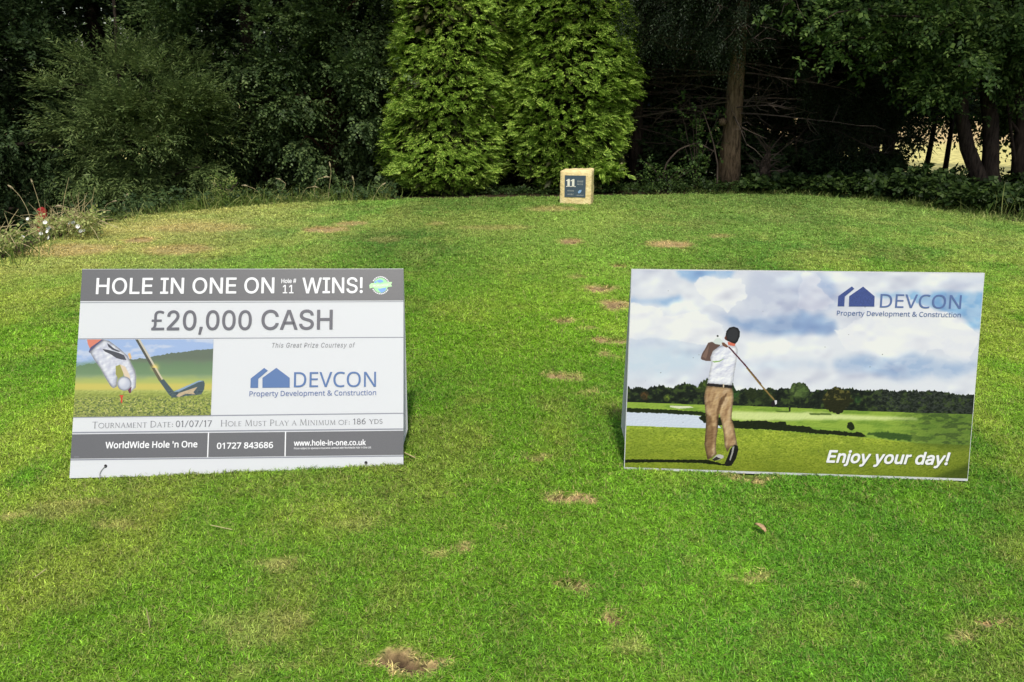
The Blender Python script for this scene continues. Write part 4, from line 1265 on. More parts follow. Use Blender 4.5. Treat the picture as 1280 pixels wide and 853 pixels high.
# a light roman alphabet of strokes with serifs, for the small capitals line
def serif_geo(words):
    """words: list of (text, height, weight); returns V, F, cap"""
    arc = lambda cx, cy, rx, ry, a0, a1, n=10: [(cx + rx * math.cos(rad(a)), cy + ry * math.sin(rad(a))) for a in np.linspace(a0, a1, n)]
    T, t_ = 1.0, .45
    G_ = {'T': (.72, [([(.36, 0), (.36, 1)], T), ([(0, .97), (.72, .97)], t_)], [(.36, 0)]),
          'O': (.92, [(arc(.46, .5, .44, .5, 0, 360, 20), .8)], []), 'U': (.78, [([(.12, 1), (.12, .35)] + arc(.39, .35, .27, .35, 180, 360) + [(.66, 1)], .8)], [(.12, 1), (.66, 1)]),
          'R': (.68, [([(.12, 0), (.12, 1)], T), ([(.12, .97)] + arc(.3, .73, .24, .24, 90, -90) + [(.12, .5)], .7), ([(.3, .5), (.66, 0)], .8)], [(.12, 0)]),
          'N': (.84, [([(.12, 0), (.12, 1)], t_), ([(.12, 1), (.72, 0)], T), ([(.72, 0), (.72, 1)], t_)], [(.12, 0), (.72, 1), (.12, 1)]),
          'A': (.78, [([(.06, 0), (.39, 1)], t_), ([(.39, 1), (.72, 0)], T), ([(.2, .36), (.6, .36)], t_)], [(.06, 0), (.72, 0)]),
          'M': (.96, [([(.12, 0), (.16, 1)], t_), ([(.16, 1), (.48, .05)], T), ([(.48, .05), (.8, 1)], t_), ([(.8, 1), (.86, 0)], T)], [(.12, 0), (.86, 0)]),
          'E': (.58, [([(.12, 0), (.12, 1)], T), ([(.12, .97), (.52, .97)], t_), ([(.12, .52), (.46, .52)], t_), ([(.12, .03), (.54, .03)], t_)], []),
          'D': (.8, [([(.12, 0), (.12, 1)], T), ([(.12, .97), (.3, .97)] + arc(.32, .5, .42, .47, 90, -90) + [(.12, .03)], .7)], []),
          'H': (.84, [([(.12, 0), (.12, 1)], T), ([(.72, 0), (.72, 1)], T), ([(.12, .52), (.72, .52)], t_)], [(.12, 0), (.12, 1), (.72, 0), (.72, 1)]),
          'L': (.56, [([(.12, 0), (.12, 1)], T), ([(.12, .03), (.54, .03)], t_)], [(.12, 1)]),
          'S': (.54, [(arc(.27, .74, .2, .24, 30, 270) + arc(.27, .26, .21, .24, 90, -150), .8)], []),
          'P': (.6, [([(.12, 0), (.12, 1)], T), ([(.12, .97)] + arc(.3, .7, .24, .27, 90, -90) + [(.12, .43)], .7)], [(.12, 0)]),
          'Y': (.7, [([(.35, 0), (.35, .45)], T), ([(.35, .45), (.04, 1)], T), ([(.35, .45), (.66, 1)], t_)], [(.35, 0), (.04, 1), (.66, 1)]),
          'I': (.3, [([(.15, 0), (.15, 1)], T)], [(.15, 0), (.15, 1)]), 'F': (.54, [([(.12, 0), (.12, 1)], T), ([(.12, .97), (.5, .97)], t_), ([(.12, .52), (.44, .52)], t_)], [(.12, 0)]),
          ':': (.26, [([(.13, .08), (.13, .16)], 1.2), ([(.13, .55), (.13, .63)], 1.2)], []), '/': (.5, [([(.04, -.05), (.46, 1.05)], .7)], []),
          '0': (.62, [(arc(.31, .5, .25, .5, 0, 360, 18), .9)], []), '1': (.42, [([(.24, 0), (.24, 1), (.08, .86)], T)], [(.24, 0)]),
          '7': (.58, [([(.04, .97), (.54, .97)], .7), ([(.54, .97), (.2, 0)], T)], []), '8': (.6, [(arc(.3, .74, .2, .25, 0, 360, 14), .8), (arc(.3, .26, .24, .26, 0, 360, 14), .9)], []),
          '6': (.6, [(arc(.3, .3, .24, .3, 0, 360, 14), .9), (arc(.52, .35, .46, .65, 95, 180, 8), .9)], [])}
    V = []; F = []; x = 0.0
    for txt, h, wt in words:
        for ch in txt:
            if ch == ' ': x += .42 * h; continue
            w, strokes, serifs = G_[ch]
            for pts, th in strokes:
                th = th * .085 * wt
                for (ax, ay), (bx, by) in zip(pts[:-1], pts[1:]):
                    dx, dy = bx - ax, by - ay; l = math.hypot(dx, dy) + 1e-6; nx_, ny_ = -dy / l * th / 2, dx / l * th / 2
                    ex, ey = dx / l * th * .3, dy / l * th * .3
                    k = len(V)
                    V += [(x + (ax - ex + nx_) * h, (ay - ey + ny_) * h, 0), (x + (ax - ex - nx_) * h, (ay - ey - ny_) * h, 0), (x + (bx + ex - nx_) * h, (by + ey - ny_) * h, 0), (x + (bx + ex + nx_) * h, (by + ey + ny_) * h, 0)]
                    F.append((k, k + 1, k + 2, k + 3))
            for (ax, ay) in serifs:
                k = len(V); sw = .11; y0_ = ay if ay < .5 else ay - .04
                V += [(x + (ax - sw) * h, y0_ * h, 0), (x + (ax + sw) * h, y0_ * h, 0), (x + (ax + sw) * h, (y0_ + .04) * h, 0), (x + (ax - sw) * h, (y0_ + .04) * h, 0)]
                F.append((k, k + 1, k + 2, k + 3))
            x += (w + .12) * h
    return np.array(V, np.float32), F, max(h for _, h, _ in words)


# ---- raster prints made in the script (photographs printed on the boards)
class Canvas:
    """pixel picture over part of a board: polygons are given in photo px"""
    def __init__(s, B, box, w, h):
        s.B = B; s.w = w; s.h = h; s.box = box           # box in board s,t: s0,t0,s1,t1
        jx, jy = np.meshgrid((np.arange(w) + .5) / w, (np.arange(h) + .5) / h)
        st_ = np.stack([box[0] + jx * (box[2] - box[0]), box[1] + jy * (box[3] - box[1])], -1).reshape(-1, 2)
        Hi = np.linalg.inv(B.H); q = np.column_stack([st_, np.ones(len(st_))]) @ Hi.T
        s.X = (q[:, 0] / q[:, 2]).reshape(h, w); s.Y = (q[:, 1] / q[:, 2]).reshape(h, w)   # photo px of every texel
        s.C = np.zeros((h, w, 3))

    def mask(s, P, warp=0.0, wf=.05, seed=1):
        x, y = s.X, s.Y
        if warp:
            x = x + (fbm(s.X * wf, s.Y * wf * 1.4, seed, 5) - .5) * warp * 2; y = y + (fbm(s.X * wf + 50, s.Y * wf * 1.4, seed + 3, 5) - .5) * warp * 1.4
        P = np.asarray(P, float)
        m = np.zeros(x.shape, bool)
        bb = (x >= P[:, 0].min()) & (x <= P[:, 0].max()) & (y >= P[:, 1].min()) & (y <= P[:, 1].max())
        m[bb] = inside(P, x[bb], y[bb])
        return m

    def soft(s, P, warp, wf, seed, blur):
        m = s.mask(P, warp, wf, seed).astype(float)
        return s.blur(m, blur)

    def blur(s, m, r):
        r = int(r)
        if r < 1: return m
        for _ in range(2):
            for ax in (0, 1):
                c = np.cumsum(np.pad(m, [(r + 1, r) if a == ax else (0, 0) for a in (0, 1)], mode='edge'), axis=ax)
                m = (np.take(c, range(2 * r + 1, c.shape[ax]), ax) - np.take(c, range(0, c.shape[ax] - 2 * r - 1), ax)) / (2 * r + 1)
        return m

    def put(s, m, col):
        col = np.asarray(col, float)
        m = m.astype(float)[..., None]
        s.C = s.C * (1 - m) + col * m

    def relief(s, m, amp, f=.05, seed=1, dx=2.5, dy=3.5):
        a = fbm(s.X * f, s.Y * f * 1.5, seed, 3) - fbm((s.X + dx) * f, (s.Y + dy) * f * 1.5, seed, 3)
        s.C = s.C + (a * amp * m)[..., None] * np.array([1, 1, .7])

    def round_off(s, m, r, k=.5):
        e = s.blur(m.astype(float), r)
        s.C = s.C * (1 - (m * k * (1 - sstep(.45, .98, e))))[..., None]

    def image(s, name):
        im = bpy.data.images.new(name, s.w, s.h, alpha=False)
        px = np.ones((s.h, s.w, 4), np.float32); px[..., :3] = np.clip(s.C / 255, 0, 1)
        im.pixels.foreach_set(px.ravel()); im.update(); im.pack()
        return im

    def material(s, name, gain=.9, rough=.32):
        m, t, b_ = M_new(name)
        im = t.nodes.new('ShaderNodeTexImage'); im.image = s.image(name); im.extension = 'EXTEND'
        uvn = t.nodes.new('ShaderNodeUVMap'); uvn.uv_map = 'UVMap'
        mp = t.nodes.new('ShaderNodeMapping'); b0 = s.box
        mp.inputs['Location'].default_value = (-b0[0] / (b0[2] - b0[0]), -b0[1] / (b0[3] - b0[1]), 0)
        mp.inputs['Scale'].default_value = (1 / (b0[2] - b0[0]), 1 / (b0[3] - b0[1]), 1)
        sc_ = t.nodes.new('ShaderNodeVectorMath'); sc_.operation = 'SCALE'; sc_.inputs['Scale'].default_value = gain
        t.links.new(uvn.outputs[0], mp.inputs[0]); t.links.new(mp.outputs[0], im.inputs[0])
        t.links.new(im.outputs[0], sc_.inputs[0]); t.links.new(sc_.outputs[0], b_.inputs['Base Color'])
        b_.inputs['Roughness'].default_value = rough; b_.inputs['Specular IOR Level'].default_value = .16
        return m


C1 = lambda P: [(80 + x * .1876, 320 + y * .1876) for x, y in P]
C3 = lambda P: [(80 + x * .1797, 460 + y * .1797) for x, y in P]
C5 = lambda P: [(770 + x * .1875, 325 + y * .1875) for x, y in P]
C6 = lambda P: [(1000 + x * .1875, 325 + y * .1875) for x, y in P]
C7 = lambda P: [(770 + x * .1875, 460 + y * .1875) for x, y in P]
C8 = lambda P: [(1000 + x * .1875, 460 + y * .1875) for x, y in P]

LPX = [(102.9, 336.5), (504.4, 336.0), (504.2, 588.0), (86.8, 598.0)]
RPX = [(789.3, 336.6), (1231.0, 341.5), (1209.6, 601.5), (779.8, 587.0)]
BLft = Board(LPX, (-1.6296, 2.7708, 0.0096), (1.2145, 0.1132, -0.0225), (-0.0152, 0.3438, 0.7114))
BRgt = Board(RPX, (0.4241, 2.8631, 0.0005), (1.2392, -0.1194, 0.0113), (0.0174, 0.1446, 0.7429))


def slab(B, name, parent, th=.006, mat=WHITE, holes=()):
    c = [B.at([[a, b_]], 0)[0] for a, b_ in ((0, 0), (1, 0), (1, 1), (0, 1))]
    V = c + [p - B.n * th for p in c]
    F = [(0, 1, 2, 3), (7, 6, 5, 4), (0, 4, 5, 1), (1, 5, 6, 2), (2, 6, 7, 3), (3, 7, 4, 0)]
    o = mesh(name, V, F, mat, parent)
    return o


def back_panel(B, parent, ang, ln, shear, th=.005):
    """rear leaf of the A frame, hinged along the top edge, a little bowed, lower corners rounded"""
    vh = B.v / B.Hh; nb = -B.n
    d = -vh * math.cos(ang) + nb * math.sin(ang)
    nn_ = np.cross(B.u / B.W, d); nn_ = nn_ if nn_[1] > 0 else -nn_
    top = B.v - B.n * .007
    rows = 8; r = .035; V = []; F = []
    for side in (0, 1):
        for i in range(rows + 1):
            t2 = i / rows
            ins_ = r * (1 - math.sqrt(max(0, 1 - max(0, (t2 - (1 - r / ln)) / (r / ln)) ** 2))) / B.W * .8
            for s_ in (ins_, .5, 1 - ins_):
                V.append(top + B.u * (s_ + shear * t2) + d * ln * t2 + nn_ * (side * th + .012 * math.sin(math.pi * t2)))
    n_ = 3 * (rows + 1)
    for i in range(rows):
        for j in range(2):
            a = i * 3 + j
            F.append((a, a + 1, a + 4, a + 3)); F.append((n_ + a, n_ + a + 3, n_ + a + 4, n_ + a + 1))
        F += [(i * 3, (i + 1) * 3, n_ + (i + 1) * 3, n_ + i * 3), (i * 3 + 2, n_ + i * 3 + 2, n_ + (i + 1) * 3 + 2, (i + 1) * 3 + 2)]
    F += [(0, n_, n_ + 1, 1), (1, n_ + 1, n_ + 2, 2)]
    e = rows * 3
    F += [(e, e + 1, n_ + e + 1, n_ + e), (e + 1, e + 2, n_ + e + 2, n_ + e + 1)]
    return mesh('back_panel', V, F, WHITE, parent)


INKG = plain('ink_grey', (.098, .098, .106), .38, bump=.05, scale=300, var=.08)
LINE = plain('ink_rule', (.21, .22, .26), .4)
INKT = plain('ink_grey_text', (.085, .085, .105), .4)
INKL = plain('ink_light_grey', (.17, .17, .19), .4)
INKW = plain('ink_white', (.72, .72, .74), .38)
NAVY = plain('ink_blue', (.055, .125, .30), .4)
NAVY2 = plain('ink_blue_deep', (.035, .06, .22), .4, bump=.05, scale=300, var=.25)
NAVY3 = plain('ink_blue_text', (.085, .135, .31), .4)

# ================= left board: hole in one prize sign
L0 = empty('prize_sign', tuple(BLft.o), 'white and grey A-frame sign offering a cash prize, left of the two', 'sign')
slab(BLft, 'front_panel', L0)
back_panel(BLft, L0, rad(12), .735, .011)
B = BLft
q = B.poly('header_band', [(102.9, 336.9), (504.4, 336.4), (504.5, 375.8), (100.6, 376.4)], .0006, INKG, L0)
# keep bands inside the panel outline by working along its edges


def band(name, yl0, yr0, yl1, yr1, mat, off=.0006, sa=.0, sb=1.0):
    """horizontal strip of the left board between photo heights at its left and right edges"""
    def t_of(y, edge):
        x = np.interp(y, (336, 598) if edge == 0 else (336, 588), (102.9, 86.8) if edge == 0 else (504.4, 504.2))
        return B.st([(x, y)])[0][1]
    ta, tb, tc2, td = t_of(yl0, 0), t_of(yr0, 1), t_of(yl1, 0), t_of(yr1, 1)
    f = lambda a, b_, s_: a + (b_ - a) * s_
    V = B.at([(sa, f(tc2, td, sa)), (sb, f(tc2, td, sb)), (sb, f(ta, tb, sb)), (sa, f(ta, tb, sa))], off)
    return mesh(name, V, [(0, 1, 2, 3)], mat, L0)


bpy.data.objects.remove(q)
band('header_band', 337.0, 336.5, 376.6, 375.8, INKG)
band('rule', 378.2, 376.9, 379.0, 377.7, LINE)
band('rule', 423.3, 421.4, 424.4, 422.5, LINE)
band('rule', 521.2, 516.2, 522.6, 517.5, LINE)
band('rule', 540.2, 535.7, 541.8, 537.3, LINE)
band('footer_band', 543.2, 538.6, 573.6, 568.8, INKG)
band('rule', 574.3, 569.5, 575.8, 570.9, LINE)
for xa in (260.2, 356.7):
    s0 = B.st([(xa - .7, 555)])[0][0]; s1 = B.st([(xa + .7, 555)])[0][0]
    band('divider', 542.6, 538.0, 574.2, 569.4, INKW, .0010, s0, s1)

lettering(B, 'headline_lettering', 'HOLE IN ONE ON', (120.3, 367.8), (342.5, 366.7), 348.2, INKW, L0, F_HELV, bold=.018)
lettering(B, 'headline_lettering', 'Hole #', (351.9, 354.3), (370.3, 354.0), 349.0, INKW, L0, F_HELV, bold=.03)
lettering(B, 'headline_lettering', '11', (353.6, 366.9), (366.9, 366.9), 356.6, INKW, L0, F_HELV, bold=.015)
lettering(B, 'headline_lettering', 'WINS!', (378.2, 366.9), (453.2, 366.3), 347.8, INKW, L0, F_HELV, bold=.018)
lettering(B, 'prize_lettering', '£', (189.4, 412.9), (205.0, 412.8), 389.2, INKT, L0, F_HUM, bold=.012)
lettering(B, 'prize_lettering', '20,000', (208.9, 412.8), (314.0, 412.3), 388.9, INKT, L0, F_HELV, bold=.020)
lettering(B, 'prize_lettering', 'CASH', (327.0, 412.2), (415.3, 411.7), 388.2, INKT, L0, F_HELV, bold=.020)
lettering(B, 'courtesy_lettering', 'This Great Prize Courtesy of', (339.2, 434.9), (443.8, 434.4), 429.0, INKL, L0, F_HELV, slant=.2, space=1.12)
lettering(B, 'company_lettering', 'DEVCON', (367.4, 484.3), (469.9, 483.6), 465.6, NAVY, L0, F_HUM, bold=.004)
lettering(B, 'company_lettering', 'Property Development & Construction', (311.9, 495.6), (470.1, 494.0), 489.4, NAVY3, L0, F_HUM, bold=.01)
lettering(B, 'rules_lettering', '', (115, 535.5), (216, 534.0), 527.6, INKL, L0, geo=serif_geo([('T', 1, 1.1), ('OURNAMENT ', .78, 1.2), ('D', 1, 1.1), ('ATE:', .78, 1.2)]))
lettering(B, 'rules_lettering', '', (219.8, 533.9), (264.7, 533.2), 526.5, INKT, L0, geo=serif_geo([('01/07/17', .9, 1.25), ]))
lettering(B, 'rules_lettering', '', (275.9, 533.1), (437.0, 531.0), 525.6, INKL, L0, geo=serif_geo([('H', 1, 1.1), ('OLE ', .78, 1.2), ('M', 1, 1.1), ('UST ', .78, 1.2), ('P', 1, 1.1), ('LAY A ', .78, 1.2), ('M', 1, 1.1), ('INIMUM OF:', .78, 1.2)]))
lettering(B, 'rules_lettering', '', (441.5, 530.5), (478.1, 529.8), 523.8, INKT, L0, geo=serif_geo([('186 ', 1, 1.25), ('YDS', .85, 1.25)]))
lettering(B, 'footer_lettering', "WorldWide Hole 'n One", (132.1, 560.6), (246.6, 559.2), 552.9, INKW, L0, F_HUM, bold=.035)
lettering(B, 'footer_lettering', '01727 843686', (271.4, 561.2), (341.2, 560.1), 554.0, INKW, L0, F_HUM, bold=.035)
lettering(B, 'footer_lettering', 'www.hole-in-one.co.uk', (367.6, 557.4), (457.1, 556.5), 550.9, INKW, L0, F_HUM, bold=.035)
lettering(B, 'footer_small_print', "Prizes subject to sponsors insurance contract with Worldwide Hole 'n One Ltd.", (367.6, 561.9), (464.3, 560.6), 559.6, INKW, L0, F_HUM, bold=.02)


def house_logo(B, parent, house, chev, mA, mB_):
    o = B.poly('house_emblem', chev, .0014, mA, parent); o2 = B.poly('house_emblem', house, .0014, mB_, parent)


house_logo(B, L0, [(345.5, 460.1), (362.2, 472.6), (362.2, 484.8), (328.1, 485.0), (328.1, 472.7)],
           [(313.0, 485.2), (322.7, 485.1), (322.9, 473.8), (335.0, 463.6), (330.3, 460.2), (313.4, 473.5)], NAVY, NAVY)
# globe emblem: disc, ribbon, ring lettering ticks
GRN = plain('ink_green', (.28, .62, .30), .4); GRB = plain('ink_globe_blue', (.14, .30, .68), .4)


def disc(cx, cy, rx, ry, n=24, a0=0, a1=360): return [(cx + rx * math.cos(rad(a)), cy + ry * math.sin(rad(a))) for a in np.linspace(a0, a1, n, endpoint=(a1 - a0) < 360)]


em = B.poly('globe_emblem', disc(475.8, 357.0, 9.2, 9.4), .0012, GRN, L0)
for P_ in ([(471, 351), (475, 349.5), (478, 350.5), (479.5, 352.5), (475, 354), (472, 353)], [(472, 361), (477, 359.5), (483, 360), (481.5, 364), (477, 366.4), (474.5, 364.5)], [(468.5, 352), (471, 351), (470.5, 354), (467.8, 354.4)]):
    B.poly('globe_sea', P_, .0015, GRB, em)
for sgn, a0 in ((1, 205), (1, 25)):
    for a in np.arange(a0 + 5, a0 + 130, 13):
        p0 = disc(475.8, 357, 11.3, 11.4, 2, a, a + 9); p1 = disc(475.8, 357, 9.9, 10.0, 2, a, a + 9)
        B.poly('globe_ring', p0 + p1[::-1], .0015, INKW, em)
B.poly('globe_ribbon', [(461.7, 356.6), (464.5, 354.2), (475, 355.5), (487, 352.8), (490.3, 352.9), (488.8, 356), (490.2, 358.4), (486, 358.9), (475, 361.2), (466, 359.8), (462.2, 361)], .0018, plain('ink_green_pale', (.42, .72, .36), .4), em)
lettering(B, 'globe_lettering', 'WORLDWIDE', (466.5, 358.8), (485.5, 357.8), 356.6, INKW, em, F_HUM, bold=.02, off=.0021)

# printed photo: gloved hand teeing a ball, iron club
tl = B.st([(96.9, 424.7)])[0]; br_ = B.st([(263.6, 519.4)])[0]; bl = B.st([(91, 521.6)])[0]; tr_ = B.st([(267, 424.4)])[0]
box = (0.0, min(bl[1], br_[1]), max(br_[0], tr_[0]), max(tl[1], tr_[1]))
cv = Canvas(B, box, 520, 330)
X, Y = cv.X, cv.Y
cv.C[:] = (172, 196, 238)
fb = fbm(X * .05, Y * .12, 7, 4)
cv.put(sstep(.5, .72, fb) * .8, (214, 222, 240))
hor = C1([(60, 740), (200, 715), (440, 690), (560, 680), (620, 668), (700, 650), (830, 637), (900, 628), (1010, 622)])
hx_ = [p[0] for p in hor]; hy_ = [p[1] for p in hor]
hl = np.interp(X, hx_, hy_) + (fbm(X * .35, X * 0, 3, 3) - .5) * 2.4
cv.put(Y > hl, (112, 124, 108))
n_ = fbm(X * .08, Y * .2, 12, 4)
cv.put((Y > hl) * sstep(445, 470, Y), (146, 168, 128))
cv.put(sstep(452, 460, Y + n_ * 8) * (1 - sstep(466, 472, Y)) * .6, (112, 146, 108))
cv.put(sstep(468, 478, Y + (n_ - .5) * 4), (186, 196, 112))
cv.put(sstep(477, 482, Y) * (1 - sstep(486, 490, Y)) * .8, (222, 206, 108))
cv.put(sstep(486, 496, Y + (n_ - .5) * 5), (160, 172, 84))
g1 = fbm(X * .55, Y * .8, 23, 3); k = sstep(490, 502, Y)
cv.put(k * sstep(.48, .62, g1) * .85, (96, 112, 70)); cv.put(k * sstep(.6, .72, fbm(X * .6 + 9, Y * .9, 29, 3)) * .9, (212, 208, 130))
cv.put(k * sstep(512, 521, Y) * .25, (120, 122, 90))
cv.put(cv.mask(C1([(150, 540), (262, 540), (250, 562), (215, 592), (175, 622), (160, 590)])), (232, 142, 120))
cv.put(cv.mask(C1([(165, 640), (178, 610), (255, 556), (268, 560), (215, 600), (172, 648)])), (96, 96, 130))
gl = C1([(172, 640), (215, 602), (262, 558), (300, 566), (370, 618), (422, 665), (452, 722), (482, 782)]) + C3([(490, 5), (503, 60), (500, 138), (482, 152), (462, 172), (445, 160), (430, 90), (425, 60), (378, 30), (370, 95), (368, 130), (345, 143), (326, 130), (290, 72), (252, 0)]) + C1([(200, 690)])
cv.put(cv.blur(cv.mask(gl).astype(float), 1), (226, 228, 240))
gm = cv.mask(gl)
cv.put(gm * sstep(.5, .75, fbm(X * .14, Y * .10, 81, 3)) * .45, (196, 202, 224)); cv.relief(gm, 120, .10, 83, 2, 1); cv.round_off(gm, 9, .34)
cv.put(cv.mask(C1([(345, 735), (375, 725), (400, 760), (395, 800), (360, 815), (345, 790)])), (168, 168, 96))
cv.put(cv.mask(C1([(372, 722), (410, 740), (440, 800), (445, 853), (415, 830), (395, 780)])), (236, 216, 190))
cv.put(cv.mask(C1([(288, 583), (300, 590), (335, 618), (378, 638), (360, 640), (320, 625), (296, 605)])), (84, 86, 96))
cv.put(cv.mask(C1([(255, 620), (300, 628), (360, 645), (400, 662), (417, 695), (385, 692), (350, 682), (310, 655), (275, 640)])), (88, 90, 98))
cv.put(cv.mask(C1([(425, 655), (440, 645), (452, 680), (440, 690)])), (240, 196, 140))
bx_, by_ = C3([(420, 110)])[0]
rb = np.hypot(X - bx_, Y - by_); cv.put(rb < 8.9, (232, 234, 244)); cv.put((rb < 8.9) * sstep(2, 9, np.hypot(X - bx_ + 3, Y - by_ + 3)) * .6, (186, 192, 214))
cv.round_off(rb < 8.9, 7, .3)
cv.put(cv.mask(C3([(445, 155), (470, 130), (466, 175), (455, 178)])), (120, 70, 90))
cv.put(cv.mask(C3([(387, 190), (416, 190), (408, 205), (405, 246), (396, 246), (395, 205)])), (226, 84, 66))
cv.put(cv.mask(C1([(470, 548), (500, 548), (655, 818), (632, 832)])), (92, 92, 84)); cv.put(cv.mask(C1([(487, 548), (502, 548), (657, 816), (646, 822)])), (214, 206, 188))
gx, gy = C1([(607, 745)])[0]; cv.put(np.exp(-(np.hypot(X - gx, Y - gy) / 4) ** 2), (255, 226, 130))
cv.put(cv.mask(C3([(610, 0), (640, 0), (690, 80), (662, 92)])), (110, 106, 84)); cv.put(cv.mask(C3([(630, 0), (642, 0), (690, 78), (680, 84)])), (220, 208, 180))
cv.put(cv.mask(C3([(662, 90), (695, 80), (765, 165), (800, 152), (850, 128), (935, 90), (972, 90), (980, 110), (975, 150), (955, 185), (915, 190), (850, 196), (780, 206), (752, 208), (725, 180)])), (84, 100, 106))
cv.put(cv.mask(C3([(780, 196), (800, 176), (930, 132), (900, 170), (915, 186), (850, 180), (800, 205)])), (206, 184, 152)); cv.put(cv.mask(C3([(765, 165), (850, 127), (940, 88), (972, 92), (935, 100), (800, 165)])), (150, 176, 204))
cv.relief(Y > 488, 60, .35, 98, .8, .8)
PIC1 = cv.material('print_hand_and_club', .64)
V = B.at([bl * (0, 1), br_, tr_, tl * (0, 1)], .0008)
mesh('printed_photo', V, [(0, 1, 2, 3)], PIC1, L0, uv=[bl * (0, 1), br_, tr_, tl * (0, 1)])

# pegs of wire through the two holes at the foot
HOLE = plain('hole_dark', (.01, .01, .012), .9); WIRE = plain('peg_wire', (.30, .29, .28), .4)
for (cx_, cy_) in ((132.1, 582.9), (457.5, 578.8)):
    B.poly('peg_hole', disc(cx_, cy_, 2.0, 2.2, 14), .0008, HOLE, L0)
mb = MB(); mb.tube(B.px([(132.1, 583), (129, 586), (126, 590), (125.2, 593), (125.2, 600)], .004), .0014, 5); mb.build('peg', WIRE, L0)
mb = MB(); mb.tube(B.px([(457.5, 579), (457.6, 584), (457.4, 588), (457.4, 593)], .004), .0013, 5); mb.build('peg', WIRE, L0)
mb = MB()
for i in range(5): 
    P_ = B.px([(93 + i * 1.25, 572.3), (93.8 + i * 1.25, 572.3), (93.8 + i * 1.25, 570.6), (93 + i * 1.25, 570.6)], .0011); mb.add(P_, [(0, 1, 2, 3)])
mb.build('tiny_print', INKL, L0)

# ================= right board: golfer picture
R0 = empty('golfer_sign', tuple(BRgt.o), 'A-frame sign printed with a golfer swinging under a cloudy sky, right of two', 'sign')
slab(BRgt, 'front_panel', R0)
back_panel(BRgt, R0, rad(11), .725, -.010)
B = BRgt
cv = Canvas(B, (0, 0, 1, 1), 1060, 640)
X, Y = cv.X, cv.Y
# sky
cv.C[:] = (232, 234, 244)
n1 = fbm(X * .016, Y * .03, 2, 5)[..., None]; cv.C = cv.C * (1 - sstep(.42, .7, n1) * .5) + np.array((208, 212, 232)) * sstep(.42, .7, n1) * .5


def cloud(P, col, warp=9, wf=.05, seed=1, blur=5, k=1.0): cv.put(cv.soft(P, warp * 1.5, wf, seed, blur * 1.6 + 3) * k * (.72 + .28 * sstep(.35, .6, fbm(X * .07, Y * .12, seed + 40, 4))), col)


cloud(C5([(-20, 560), (600, 575), (560, 740), (250, 760), (-20, 800)]), (206, 222, 240), 8, .05, 5, 12, .9)
cloud(C5([(320, 40), (790, 40), (770, 112), (600, 105), (520, 150), (400, 95)]), (160, 192, 232), 7, .07, 3, 2)
cloud(C5([(60, 265), (240, 275), (430, 240), (440, 262), (330, 312), (230, 305), (60, 290)]), (164, 194, 232), 5, .08, 8, 2)
cloud(C5([(560, 340), (850, 330), (860, 100), (1220, 60), (1250, 300), (1400, 500), (900, 465), (730, 440), (620, 400)]), (198, 204, 228), 12, .05, 11, 8, .85)
cloud(C5([(700, 380), (860, 390), (1000, 375), (1400, 370), (1420, 500), (1000, 490), (860, 455), (760, 430)]), (146, 172, 214), 7, .06, 13, 4, .9)
cloud(C6([(-30, 350), (120, 345), (230, 410), (235, 480), (120, 498), (-30, 495)]), (150, 174, 216), 6, .06, 14, 3, .9)
cloud(C6([(-20, 90), (130, 60), (230, 200), (330, 260), (240, 330), (110, 370), (-20, 300)]), (190, 198, 226), 8, .06, 15, 6, .8)
cloud(C6([(120, 110), (220, 130), (260, 200), (190, 260), (130, 180)]), (170, 188, 226), 5, .07, 16, 4, .8)
cloud(C6([(470, 210), (900, 222), (1060, 205), (1100, 215), (1260, 210), (1240, 460), (1160, 465), (1100, 395), (1000, 345), (900, 330), (800, 300), (700, 240), (560, 230)]), (146, 188, 230), 6, .07, 17, 2)
cloud(C6([(880, 150), (1260, 120), (1260, 175), (1000, 185)]), (206, 214, 238), 5, .06, 18, 6, .8)
WP = (243, 243, 249)
cloud(C5([(510, 155), (560, 118), (600, 103), (640, 120), (760, 115), (835, 112), (850, 180), (870, 230), (830, 270), (790, 300), (760, 350), (700, 320), (600, 260), (540, 200)]), WP, 4, .09, 61, -1)
cloud(C5([(75, 300), (130, 275), (170, 300), (230, 300), (300, 320), (330, 380), (420, 360), (560, 345), (640, 400), (720, 440), (700, 560), (600, 575), (340, 530), (75, 520)]), WP, 4, .09, 62, -1)
cloud(C6([(0, 95), (60, 75), (110, 90), (135, 130), (120, 170), (160, 210), (200, 250), (230, 270), (180, 320), (80, 345), (0, 330)]), (218, 220, 238), 4, .09, 63, -1)
cloud(C6([(230, 470), (330, 440), (470, 330), (600, 290), (720, 255), (800, 305), (900, 340), (980, 350), (1060, 400), (1150, 460), (1190, 500), (1180, 600), (1120, 690), (1000, 660), (940, 600), (860, 600), (800, 670), (640, 660), (500, 640), (300, 600)]), (240, 240, 248), 4, .08, 64, -1)
cloud(C6([(250, 640), (600, 650), (840, 640), (1160, 700), (1140, 760), (700, 790), (420, 765), (260, 745)]), (160, 184, 222), 8, .05, 19, 5, .85)
cloud(C6([(860, 600), (1000, 620), (1120, 700), (1000, 690), (880, 650)]), (232, 234, 244), 5, .05, 21, 5, .8)
cloud(C5([(800, 690), (1400, 680), (1400, 730), (820, 725)]), (196, 210, 234), 6, .05, 22, 5, .7)
cloud(C5([(80, 540), (340, 530), (420, 560), (200, 580), (80, 575)]), (192, 204, 232), 5, .06, 24, 5, .8)
cv.relief(sstep(.35, .6, fbm(X * .02, Y * .035, 101, 3)), 110, .022, 90, 5, 7)
cv.C = np.clip(cv.C, 120, 246)
